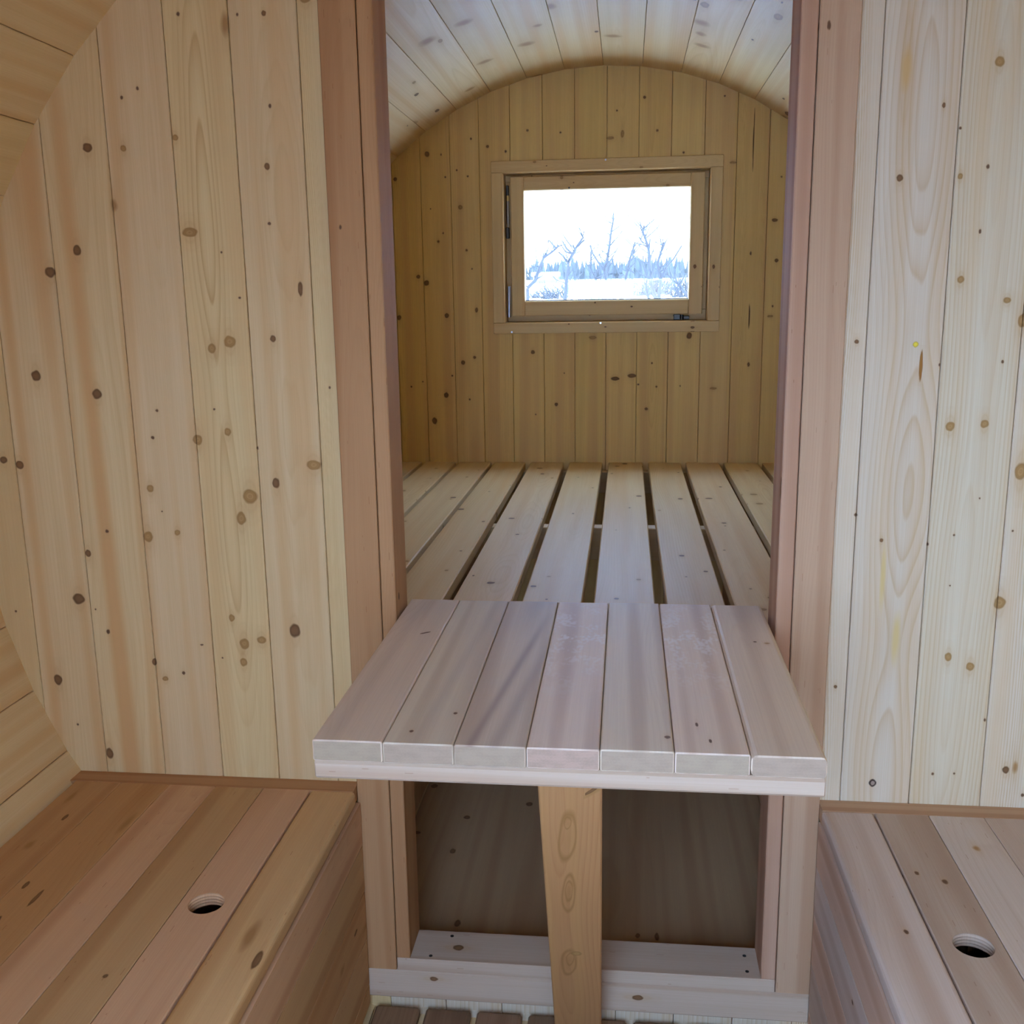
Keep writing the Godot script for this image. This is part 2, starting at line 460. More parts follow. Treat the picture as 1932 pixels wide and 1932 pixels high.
func mat_of(im: Image, rough := 0.55) -> StandardMaterial3D:
	var m := StandardMaterial3D.new()
	im.generate_mipmaps()
	m.albedo_texture = ImageTexture.create_from_image(im)
	m.roughness = rough
	m.metallic_specular = 0.25
	return m

func plain(c: Color, rough := 0.7, metal := 0.0) -> StandardMaterial3D:
	var m := StandardMaterial3D.new()
	m.albedo_color = c
	m.roughness = rough
	m.metallic = metal
	return m

const PALE := Color(0.872, 0.738, 0.522)
const WHITE := Color(0.865, 0.78, 0.645)
const FAR := Color(0.885, 0.725, 0.445)
const LATE := Color(0.70, 0.49, 0.27)
const PINK := Color(0.835, 0.64, 0.41)

func pine_row(x0: float, x1: float, rw: float, strength: float, flat := true, bs := 0.5, base := PALE) -> Array:
	var d := rng.randf_range(-0.015, 0.015)
	var pale := Color(base.r + d, base.g + d * 1.1 + rng.randf_range(-0.005, 0.005), base.b + d * 1.2 + rng.randf_range(-0.012, 0.012))
	var pith := (x1 - x0) * rng.randf_range(0.3, 0.7) if flat else rng.randf_range(-0.6, -0.2)
	return [x0, x1, pale, LATE, strength, rw, pith, rng.randf_range(0.004, 0.05) if flat else 0.1, rng.randf_range(-0.02, 0.02), PINK, bs]

func alder_row(x0: float, x1: float, pale: Color, dark: Color, bs := 0.8) -> Array:
	return [x0, x1, pale, dark, rng.randf_range(0.12, 0.3), rng.randf_range(0.003, 0.008), (x1 - x0) * rng.randf_range(-0.3, 1.3), rng.randf_range(0.01, 0.06), rng.randf_range(-0.03, 0.03), dark, bs]

func make_materials() -> void:
	# middle wall, left of the opening
	var rows := []
	rows.append(pine_row(0.0, 0.102, 0.006, 0.10, false, 0.3))
	rows.append(pine_row(0.102, 0.214, 0.007, 0.12, false, 0.8))
	rows.append(pine_row(0.214, 0.328, 0.009, 0.22, true, 0.9))
	rows.append(pine_row(0.328, 0.440, 0.007, 0.2, true, 0.5))
	var strong := pine_row(0.440, 0.548, 0.0052, 0.95, true, 0.3)
	strong[6] = 0.055
	strong[7] = 0.032
	strong[8] = 0.006
	rows.append(strong)
	rows.append(pine_row(0.548, 0.660, 0.006, 0.2, true, 0.4))
	rows.append(pine_row(0.660, 0.760, 0.0028, 0.30, false, 0.2))
	var im := wood_image(860, 2048, 0.74, 2.08, rows, 0.06, 3.0)
	flat_knots(im, KNOTS_LEFT, -1.092, 0.74, 2.05, 2.08)
	M.left = mat_of(im, 0.7)
	# middle wall, right of the opening
	rows = []
	rows.append(pine_row(0.0, 0.066, 0.0042, 0.85, false, 0.1, WHITE))
	rows.append(pine_row(0.066, 0.181, 0.007, 0.38, true, 0.15, WHITE))
	rows.append(pine_row(0.181, 0.298, 0.0055, 0.36, true, 0.25, WHITE))
	rows.append(pine_row(0.298, 0.411, 0.0042, 0.55, false, 0.2, WHITE))
	rows.append(pine_row(0.411, 0.524, 0.006, 0.2, true, 0.2, WHITE))
	rows.append(pine_row(0.524, 0.640, 0.006, 0.2, true, 0.2, WHITE))
	rows.append(pine_row(0.640, 0.700, 0.006, 0.2, true, 0.2, WHITE))
	im = wood_image(800, 2048, 0.70, 2.08, rows, 0.06, 91.0)
	flat_knots(im, KNOTS_RIGHT, 0.395, 0.70, 2.05, 2.08)
	M.right = mat_of(im, 0.7)
	# far wall
	rows = []
	for k in 20:
		rows.append(pine_row(k * 0.109, (k + 1) * 0.109, rng.randf_range(0.004, 0.008), rng.randf_range(0.08, 0.35), rng.randf() < 0.6, 0.6, FAR))
	im = wood_image(1120, 1120, 2.18, 2.08, rows, 0.05, 151.0)
	flat_knots(im, KNOTS_FAR, -1.086, 2.18, 2.05, 2.08)
	M.far = mat_of(im, 0.7)
	# staves of the barrel: a sheet of eight boards, 2.5 m long
	rows = []
	for k in 8:
		rows.append(pine_row(k * 0.13, (k + 1) * 0.13, rng.randf_range(0.004, 0.009), rng.randf_range(0.06, 0.3), rng.randf() < 0.7, 0.5))
	im = wood_image(1024, 1600, 1.04, 2.5, rows, 0.05, 211.0)
	scatter_knots(im, 8, 8, 0.004, 0.010, 985.0, 640.0)
	for k in 60:
		knot(im, rng.randf() * 1024.0, rng.randf() * 1600.0, rng.randf_range(8.0, 22.0), rng.randf_range(4.0, 9.0), 3)
	M.stave = mat_of(im, 0.5)
	# slats of the sleeping platform: a sheet of eight
	rows = []
	for k in 8:
		var p := pine_row(k * 0.12, (k + 1) * 0.12, rng.randf_range(0.005, 0.009), rng.randf_range(0.06, 0.25), rng.randf() < 0.7, 0.3)
		p[2] = Color(p[2].r, p[2].g + 0.005, p[2].b + 0.02)
		rows.append(p)
	im = wood_image(960, 1600, 0.96, 2.0, rows, 0.05, 307.0)
	scatter_knots(im, 8, 8, 0.004, 0.009, 1000.0, 800.0)
	M.slat = mat_of(im, 0.5)
	# table top, seven boards of alder
	var a := [Color(0.872, 0.765, 0.645), Color(0.868, 0.785, 0.66), Color(0.855, 0.765, 0.65), Color(0.915, 0.81, 0.70), Color(0.888, 0.80, 0.672), Color(0.91, 0.805, 0.69), Color(0.892, 0.79, 0.665)]
	rows = []
	for k in 7:
		rows.append(alder_row(k * 0.09, (k + 1) * 0.09, a[k], Color(a[k].r * 0.88, a[k].g * 0.83, a[k].b * 0.80), 0.7))
	im = wood_image(756, 720, 0.63, 0.603, rows, 0.09, 402.0)
	table_marks(im)
	# sawn board ends share the picture, in a band along its foot
	var ends := Image.create_empty(756, 784, false, Image.FORMAT_RGB8)
	ends.blit_rect(im, Rect2i(0, 0, 756, 720), Vector2i(0, 0))
	for py in 64:
		for px in 756:
			var bd := px / 108
			var e := Color(0.685, 0.59, 0.47).lerp(Color(0.695, 0.58, 0.475), fmod(bd * 0.618, 1.0)).lerp(Color(0.745, 0.60, 0.50), 0.7 if bd == 3 else 0.0)
			var cu := px - bd * 108 - 40.0
			var arc := sin(sqrt(cu * cu * 0.25 + (py + 130.0) * (py + 130.0)) * 0.9 + bd) * 0.5 + noise_b.get_noise_2d(px * 0.2, py * 0.2) + noise_a.get_noise_2d(px * 0.03, py * 0.05 + bd * 7.0) * 2.0
			ends.set_pixel(px, py + 720, e.lerp(Color(0.62, 0.52, 0.42), clampf(0.16 + arc * 0.13, 0.0, 1.0)))
	M.table = mat_of(ends, 0.55)
	# alder boards for benches, trim and jambs: a sheet of sixteen, 1.9 m long
	var tones := [
		Color(0.84, 0.665, 0.445), Color(0.835, 0.65, 0.475), Color(0.775, 0.605, 0.405), Color(0.83, 0.645, 0.465), Color(0.765, 0.57, 0.365), Color(0.77, 0.58, 0.38), Color(0.825, 0.725, 0.635), Color(0.755, 0.65, 0.55), Color(0.825, 0.735, 0.645), Color(0.78, 0.675, 0.58), Color(0.735, 0.545, 0.365), Color(0.775, 0.62, 0.475), Color(0.745, 0.555, 0.375), Color(0.78, 0.61, 0.48), Color(0.785, 0.675, 0.56), Color(0.84, 0.69, 0.57)]
	rows = []
	for k in 16:
		var c: Color = tones[k]
		rows.append(alder_row(k * 0.09, (k + 1) * 0.09, c, Color(c.r * 0.87, c.g * 0.80, c.b * 0.74), 0.55))
	im = wood_image(1536, 1600, 1.44, 1.9, rows, 0.09, 503.0)
	alder_marks(im)
	M.alder = mat_of(im, 0.8)
	# slanting leg, one pine board
	im = wood_image(96, 1000, 0.082, 0.85, [[0.0, 0.082, Color(0.735, 0.53, 0.335), Color(0.60, 0.385, 0.205), 0.4, 0.0075, 0.03, 0.004, 0.012, Color(0.76, 0.56, 0.34), 0.7]], 0.06, 611.0)
	for q in [[42, 175, 15, 84], [43, 130, 6, 20], [40, 360, 13, 72], [41, 350, 7, 40], [36, 630, 16, 58], [38, 615, 8, 30]]:
		knot(im, q[0], q[1], q[2], q[3], 10, 0.06)
	knot(im, 50, 590, 9, 8, 1)
	knot(im, 82, 40, 5, 26, 3, 0.7)
	knot(im, 80, 36, 3, 16, 0, 0.7)
	M.leg = mat_of(im, 0.5)
	# duckboard slats, weathered brown
	im = wood_image(384, 512, 0.36, 1.8, [[0.0, 0.09, Color(0.56, 0.43, 0.31), Color(0.42, 0.30, 0.2), 0.4, 0.006, 0.03, 0.02, 0.01, Color(0.48, 0.35, 0.24), 0.6], [0.09, 0.18, Color(0.54, 0.42, 0.31), Color(0.40, 0.29, 0.2), 0.3, 0.005, 0.06, 0.02, 0.01, Color(0.45, 0.33, 0.24), 0.6], [0.18, 0.27, Color(0.57, 0.44, 0.33), Color(0.42, 0.30, 0.2), 0.4, 0.006, 0.03, 0.02, 0.01, Color(0.48, 0.35, 0.24), 0.6], [0.27, 0.36, Color(0.52, 0.41, 0.3), Color(0.40, 0.29, 0.2), 0.3, 0.005, 0.06, 0.02, 0.01, Color(0.45, 0.33, 0.24), 0.6]], 0.1, 700.0)
	M.duck = mat_of(im, 0.6)
	# plywood under the platform
	im = wood_image(640, 640, 1.2, 1.2, [[0.0, 1.2, Color(0.765, 0.61, 0.435), Color(0.64, 0.48, 0.32), 0.35, 0.03, 0.5, 0.05, 0.03, Color(0.70, 0.53, 0.37), 0.6]], 0.05, 808.0)
	for k in 26:
		knot(im, rng.randf() * 640.0, rng.randf() * 640.0, rng.randf_range(2.0, 6.0), rng.randf_range(2.0, 7.0), 0)
	M.ply = mat_of(im, 0.6)
	# window wood
	rows = []
	for k in 4:
		var p := pine_row(k * 0.06, (k + 1) * 0.06, 0.004, 0.18, k % 2 == 0, 0.5)
		p[2] = Color(0.868, 0.722, 0.485)
		rows.append(p)
	im = wood_image(256, 800, 0.24, 0.9, rows, 0.05, 905.0)
	scatter_knots(im, 4, 3, 0.003, 0.0065, 1060.0, 880.0)
	M.sash = mat_of(im, 0.45)
	M.core = plain(Color(0.80, 0.65, 0.46), 0.9)
	M.outer = plain(Color(0.45, 0.33, 0.23), 0.9)
	M.steel = plain(Color(0.62, 0.62, 0.63), 0.3, 1.0)
	M.dark_steel = plain(Color(0.30, 0.28, 0.25), 0.4, 1.0)
	M.brass = plain(Color(0.83, 0.74, 0.50), 0.3, 1.0)
	M.screw = plain(Color(0.86, 0.87, 0.88), 0.35, 1.0)
	M.snow = plain(Color(0.95, 0.955, 0.965), 0.95)
	M.bark = plain(Color(0.185, 0.175, 0.165), 0.9)
	M.thicket = plain(Color(0.235, 0.22, 0.205), 0.95)
	M.forest = plain(Color(0.225, 0.235, 0.215), 0.95)
	M.shed = plain(Color(0.37, 0.34, 0.31), 0.9)
	M.post = plain(Color(0.21, 0.20, 0.19), 0.8)
	M.gasket = plain(Color(0.12, 0.12, 0.14), 0.6)
	var glass := StandardMaterial3D.new()
	glass.transparency = BaseMaterial3D.TRANSPARENCY_ALPHA
	glass.albedo_color = Color(0.97, 0.985, 1.0, 0.06)
	glass.roughness = 0.02
	M.glass = glass

# Rubbed pale patches, grey streaks and small marks on the table top (texture pixels, front edge at the bottom).
func table_marks(im: Image) -> void:
	var w := im.get_width()
	var h := im.get_height()
	for py in h:
		for px in w:
			var x := float(px) / w * 7.0
			var y := float(py) / h
			var b := int(x)
			var u := x - b
			var c := im.get_pixel(px, py)
			var k := 0.0
			if b == 2:
				# heartwood streaks running slantwise over the third board
				var s := u - 0.95 + y * 0.75
				k = exp(-pow((s - 0.02) / 0.07, 2.0)) * clampf(y * 3.0 - 0.2, 0.0, 1.0) * 0.75 + exp(-pow((s - 0.36) / 0.1, 2.0)) * clampf(y * 2.5 - 0.5, 0.0, 1.0) * 0.5 + exp(-pow((u - 0.55) / 0.3, 2.0)) * clampf(0.35 - y, 0.0, 0.3) * 1.6
			elif b == 1:
				k = exp(-pow((u - 0.8 + y * 0.35) / 0.1, 2.0)) * 0.25
			elif b == 0:
				k = exp(-pow((u - 0.35 + y * 0.1) / 0.12, 2.0)) * 0.2
			c = c.lerp(Color(0.62, 0.52, 0.455), clampf(k, 0.0, 1.0) * 0.8)
			if b == 3 or b == 5:
				var n := noise_a.get_noise_2d(px * 0.017 + 3.0, py * 0.012) + 0.5 * noise_b.get_noise_2d(px * 0.09, py * 0.05) + 0.25 * noise_b.get_noise_2d(px * 0.6, py * 0.4)
				var f := clampf(n * 1.5 - 0.15, 0.0, 1.0) * clampf(0.75 - absf(y - 0.3) * 1.6, 0.0, 1.0)
				c = c.lerp(Color(0.955, 0.92, 0.885), f * 0.8)
			im.set_pixel(px, py, c)
	knot(im, 0.70 * 108, 0.31 * h, 3, 11, 2, 0.9)
	knot(im, 1.33 * 108, 0.94 * h, 3, 4, 2)
	knot(im, 1.85 * 108, 0.84 * h, 3, 4, 2)
	knot(im, 4.92 * 108, 0.93 * h, 4, 5, 2)
	knot(im, 5.35 * 108, 0.86 * h, 2, 7, 2)
	knot(im, 5.5 * 108, 0.94 * h, 2, 6, 2)
	knot(im, 6.6 * 108, 0.32 * h, 3, 3, 2)
	knot(im, 6.8 * 108, 0.33 * h, 5, 4, 3)

func alder_marks(im: Image) -> void:
	var sw := 96.0
	var sy := 1600.0 / 1.9
	# dark knots on the two boards beside the barrel wall of the left bench
	for q in [[4, 0.3, 0.42, 4, 10], [4, 0.55, 0.36, 3, 16], [4, 0.2, 0.33, 3, 8], [4, 0.85, 0.14, 6, 26], [5, 0.5, 0.22, 7, 12], [5, 0.3, 0.06, 5, 20], [5, 0.6, 0.13, 3, 8], [2, 0.7, 0.52, 3, 3]]:
		knot(im, (q[0] + q[1]) * sw, q[2] * sy, q[3], q[4], 0 if q[3] < 5 else 3)
	for q in [[0, 0.86, 0.47, 5, 14, 0], [0, 0.55, 0.42, 9, 26, 3], [7, 0.62, 0.2, 4, 5, 2], [7, 0.25, 0.18, 3, 4, 2], [8, 0.5, 0.1, 5, 6, 3], [6, 0.6, 0.33, 3, 4, 2], [14, 0.75, 0.13, 6, 6, 0], [12, 0.7, 0.7, 4, 6, 2], [13, 0.9, 0.9, 6, 14, 0], [10, 0.35, 1.35, 3, 3, 2], [11, 0.25, 1.62, 4, 5, 2], [14, 0.55, 0.51, 7, 8, 0]]:
		knot(im, (q[0] + q[1]) * sw, q[2] * sy, q[3], q[4], q[5])
	# fine dark flecks along the grain
	for k in 420:
		var x := rng.randi_range(1, im.get_width() - 2)
		var y := rng.randi_range(4, im.get_height() - 20)
		var l := rng.randi_range(3, 12)
		for q in l:
			var c := im.get_pixel(x, y + q)
			im.set_pixel(x, y + q, Color(c.r * 0.88, c.g * 0.82, c.b * 0.78))

# ==================================================================== the room
func alder(lo: Vector3, hi: Vector3, c: float, g: int, strip: int, off := 0.0, steps := 1) -> ArrayMesh:
	var w := 0.0
	for k in 3:
		if k != g:
			w = maxf(w, hi[k] - lo[k])
	var s := Shape.new()
	add_board(s, lo, hi, c, g, uv_strip(lo, g, w, strip, 16, off, 1.9), true, steps)
	return s.mesh()

func build_shell() -> void:
	var groups := [
		setting("ceiling", "curved pine stave ceiling arching over both rooms", "ceiling"),
		setting("wall_left", "curved pine stave side wall behind the orange-brown bench", "wall"),
		setting("wall_right", "curved pine stave side wall behind the paler bench", "wall"),
		setting("floor", "curved stave bottom of the barrel under the board floor", "floor")]
	var pitch := TAU / STAVES
	var half := R * tan(pitch * 0.5) - 0.0004
	var zb := -2.10
	var zf := 1.87
	var meshes := []
	for k in 16:
		var s := Shape.new()
		var uv := uv_strip(Vector3(-half, 0.0, zb), 2, 0.13, k % 8, 8, 0.0 if k < 8 else 0.4, 5.2)
		add_board(s, Vector3(-half, R, zb), Vector3(half, R + 0.03, zf), 0.0012, 2, uv, false)
		meshes.append(s.mesh())
	var skins := [Shape.new(), Shape.new(), Shape.new(), Shape.new()]
	var uv := func(p: Vector3, _n: Vector3) -> Vector2: return Vector2(p.x, p.z)
	var r1 := R + 0.032
	var r2 := R + 0.05
	for k in STAVES:
		var at := (k + 0.5) * pitch + deg_to_rad(0.05)
		var deg := wrapf(rad_to_deg(at), -180.0, 180.0)
		var which := 0 if absf(deg) < 52.0 else (3 if absf(deg) > 128.0 else (1 if deg < 0.0 else 2))
		var q := put("plank", meshes[(k * 7 + k / 5) % 16], M.stave, groups[which], Vector3(0, CY, 0))
		q.rotation.z = -at
		# weatherproof outer skin, which also closes the joints
		var s: Shape = skins[which]
		var d0 := Vector3(sin(at - pitch * 0.5), cos(at - pitch * 0.5), 0)
		var d1 := Vector3(sin(at + pitch * 0.5), cos(at + pitch * 0.5), 0)
		var c := Vector3(0, CY, 0)
		var f := Vector3(0, 0, zf + 0.01)
		var b := Vector3(0, 0, zb - 0.01)
		s.quad(c + d0 * r2 + f, c + d1 * r2 + f, c + d1 * r2 + b, c + d0 * r2 + b, uv)
		s.quad(c + d1 * r1 + f, c + d0 * r1 + f, c + d0 * r1 + b, c + d1 * r1 + b, uv)
		s.quad(c + d0 * r1 + f, c + d1 * r1 + f, c + d1 * r2 + f, c + d0 * r2 + f, uv)
		s.quad(c + d1 * r1 + b, c + d0 * r1 + b, c + d0 * r2 + b, c + d1 * r2 + b, uv)
	for k in 4:
		put("outer_skin", skins[k].mesh(), M.outer, groups[k])

# planks over a run of seams, with an optional rectangular hole
func plank_wall(o: Node3D, seams: Array, zf: float, zb: float, mat: Material, uv: Callable, hole: Rect2) -> void:
	var g := 0.0006
	for k in seams.size() - 1:
		var x0: float = seams[k] + g
		var x1: float = seams[k + 1] - g
		var cuts := [x0]
		for e in [hole.position.x, hole.end.x]:
			if e > x0 + 0.004 and e < x1 - 0.004:
				cuts.append(e)
		cuts.append(x1)
		var m := (x0 + x1) * 0.5
		if hole.size.x > 0.0 and m > hole.position.x - 0.05 and m < hole.end.x + 0.05 and x1 > hole.position.x and x0 < hole.end.x:
			# this plank meets the opening: one piece above, one below
			put("plank", wall_board(x0, x1, func(_x): return hole.end.y, rim_top, zf, zb, 0.0013, uv), mat, o)
			if hole.position.y > rim_bottom(m) + 0.02:
				put("plank", wall_board(x0, x1, rim_bottom, func(_x): return hole.position.y, zf, zb, 0.0013, uv), mat, o)
			if cuts.size() == 3:
				if x0 < hole.position.x:
					put("plank", wall_board(x0, hole.position.x, func(_x): return hole.position.y, func(_x): return hole.end.y, zf, zb, 0.0013, uv), mat, o)
				else:
					put("plank", wall_board(hole.end.x, x1, func(_x): return hole.position.y, func(_x): return hole.end.y, zf, zb, 0.0013, uv), mat, o)
		else:
			put("plank", wall_board(x0, x1, rim_bottom, rim_top, zf, zb, 0.0013, uv), mat, o)

# solid core behind the planks: columns left, right, above and below the hole
func core_wall(o: Node3D, hole: Rect2, zf: float, zb: float, mat: Material) -> void:
	var uv := func(p: Vector3, _n: Vector3) -> Vector2: return Vector2(p.x, p.y)
	var e := R + 0.01
	for side in [[-e, hole.position.x], [hole.end.x, e]]:
		var n := 10
		for k in n:
			put("stud_panel", wall_board(lerpf(side[0], side[1], float(k) / n), lerpf(side[0], side[1], float(k + 1) / n), rim_bottom, rim_top, zf, zb, 0.0, uv), mat, o)
	var n2 := 6
	for k in n2:
		var x0 := lerpf(hole.position.x, hole.end.x, float(k) / n2)
		var x1 := lerpf(hole.position.x, hole.end.x, float(k + 1) / n2)
		put("stud_panel", wall_board(x0, x1, func(_x): return hole.end.y, rim_top, zf, zb, 0.0, uv), mat, o)
		if hole.position.y > CY - R:
			put("stud_panel", wall_board(x0, x1, rim_bottom, func(_x): return hole.position.y, zf, zb, 0.0, uv), mat, o)

func build_middle_wall() -> void:
	var o := setting("wall_middle", "pale knotty pine plank wall with a framed opening between the rooms", "wall")
	var ul := uv_plane(0, -1.092, 0.74, 1, 2.05, 2.08)
	var ur := uv_plane(0, 0.395, 0.70, 1, 2.05, 2.08)
	var g := 0.0006
	for p in [[-1.084, -0.990], [-0.990, -0.878], [-0.878, -0.764], [-0.764, -0.652], [-0.652, -0.544], [-0.544, -0.432], [-0.432, -0.352]]:
		put("plank", wall_board(p[0] + g, p[1] - g, rim_bottom, rim_top, ZW, ZW - 0.016, 0.0013, ul), M.left, o)
	for p in [[0.398, 0.461], [0.461, 0.576], [0.576, 0.693], [0.693, 0.806], [0.806, 0.919], [0.919, 1.035], [1.035, 1.084]]:
		put("plank", wall_board(p[0] + g, p[1] - g, rim_bottom, rim_top, ZW, ZW - 0.016, 0.0013, ur), M.right, o)
	# short planks over and under the opening
	var uo := uv_plane(0, 0.0, 0.70, 1, 2.05, 2.08)
	for k in 7:
		var x0 := -0.352 + k * 0.1071
		var u2 := uv_plane(0, x0 - 0.07, 0.70, 1, 2.05, 2.08)
		put("plank", wall_board(x0 + g, x0 + 0.1071 - g, func(_x): return 1.87, rim_top, ZW, ZW - 0.016, 0.0013, u2), M.right, o)
		put("plank", wall_board(x0 + g, x0 + 0.1071 - g, rim_bottom, func(_x): return 0.055, ZW, ZW - 0.016, 0.0013, u2), M.right, o)
	core_wall(o, Rect2(-0.333, 0.060, 0.696, 1.826), ZW - 0.017, -0.090, M.core)

func build_far_wall() -> void:
	var o := setting("wall_back", "knotty pine plank end wall behind the sleeping platform", "wall")
	var seams := [-1.084, -0.945, -0.840, -0.736, -0.634, -0.528, -0.426, -0.318, -0.206, -0.096, 0.014, 0.122, 0.231, 0.342, 0.449, 0.556, 0.665, 0.775, 0.885, 0.99, 1.084]
	plank_wall(o, seams, ZF, ZF - 0.018, M.far, uv_plane(0, -1.086, 2.18, 1, 2.05, 2.08), Rect2(-0.352, 1.197, 0.726, 0.526))
	core_wall(o, Rect2(-0.352, 1.197, 0.726, 0.526), ZF - 0.0185, ZF - 0.09, M.core)

func build_entrance() -> void:
	var o := setting("wall_front", "pine plank entrance wall of the cabin with the doorway", "wall")
	var hole := Rect2(-0.34, 0.02, 0.77, 1.385)
	var seams := []
	for k in 20:
		seams.append(-1.084 + k * 2.168 / 19.0)
	plank_wall(o, seams, ZE, ZE + 0.018, M.far, uv_plane(0, -1.086, 2.18, 1, 2.05, 2.08), hole)
	core_wall(o, hole, ZE + 0.0185, ZE + 0.06, M.core)
	# unseen door added to shape the daylight: lower leaf shut, upper one swung out
	var d := setting("door_1", "unseen two-part plank door added to block and steer the daylight, lower leaf shut and upper leaf swung outwards", "door")
	d.position = Vector3(hole.end.x, hole.position.y, ZE + 0.02)
	var w := hole.size.x - 0.004
	var lower := Node3D.new()
	lower.name = "added_lower_leaf"
	d.add_child(lower)
	var upper := Node3D.new()
	upper.name = "added_upper_leaf"
	d.add_child(upper)
	upper.position = Vector3(0.02, 0, 0.06)
	upper.rotation_degrees.y = DOOR_TURN
	for leaf in [[lower, 0.002, DOOR_SPLIT], [upper, DOOR_SPLIT + 0.005, hole.size.y - 0.003]]:
		for k in 7:
			var x0 := -w - 0.002 + k * w / 7.0
			put("plank", alder(Vector3(x0 + 0.0004, leaf[1], 0.0), Vector3(x0 + w / 7.0 - 0.0004, leaf[2], 0.022), 0.0015, 1, [6, 9, 7, 11, 8, 6, 9][k]), M.alder, leaf[0])
		for y in [leaf[1] + 0.08, leaf[2] - 0.17]:
			put("batten", alder(Vector3(-w + 0.03, y, 0.0222), Vector3(-0.03, y + 0.09, 0.04), 0.004, 0, 11), M.alder, leaf[0])

const DOOR_SPLIT := 0.51
const DOOR_TURN := 66.0

func build_door_frame() -> void:
	var o := setting("trim_1", "reddish alder frame around the opening to the sleeping room", "door frame")
	var x := [-0.393, -0.333, -0.307, 0.337, 0.363, 0.424]
	var top := 1.860
	# flat trim boards on the wall
	put("trim_board", alder(Vector3(x[0], 0.0605, ZW), Vector3(x[1] - 0.0008, top + 0.086, 0.0), 0.0015, 1, 10), M.alder, o)
	put("trim_board", alder(Vector3(x[4] + 0.0008, 0.0605, ZW), Vector3(x[5], top + 0.086, 0.0), 0.0015, 1, 11), M.alder, o)
	put("trim_board", alder(Vector3(x[1], top + 0.0265, ZW), Vector3(x[4], top + 0.086, 0.0), 0.0015, 0, 10), M.alder, o)
	put("trim_board", alder(Vector3(x[0], 0.0, ZW), Vector3(x[5], 0.0597, 0.0), 0.004, 0, 14), M.alder, o)
	# jamb boards lining the opening
	put("jamb", alder(Vector3(x[1] + 0.0008, 0.0865, -0.091), Vector3(x[2], top, 0.0), 0.0018, 1, 12), M.alder, o)
	put("jamb", alder(Vector3(x[3], 0.0865, -0.091), Vector3(x[4] - 0.0008, top, 0.0), 0.0018, 1, 13), M.alder, o)
	put("jamb", alder(Vector3(x[1] + 0.0008, 0.0603, -0.091), Vector3(x[4] - 0.0008, 0.0860, 0.0), 0.0015, 0, 14, 0.4), M.alder, o)
	put("jamb", alder(Vector3(x[1] + 0.0008, top + 0.0005, -0.091), Vector3(x[4] - 0.0008, top + 0.026, 0.0), 0.0015, 0, 12, 0.4), M.alder, o)
	for p in [Vector3(-0.27, 0.0862, -0.012), Vector3(0.315, 0.0862, -0.02), Vector3(0.315, 0.0862, -0.065), Vector3(-0.24, 0.0862, -0.075)]:
		put("screw", rod(p - Vector3(0, 0.003, 0), p + Vector3(0, 0.0003, 0), 0.0035, 10), M.dark_steel, o)

func sash_board(lo: Vector3, hi: Vector3, g: int, strip: int, off := 0.0, c := 0.002) -> ArrayMesh:
	var w := 0.0
	for k in 3:
		if k != g:
			w = maxf(w, hi[k] - lo[k])
	return board(lo, hi, c, g, uv_strip(lo, g, w, strip, 4, off, 0.9))

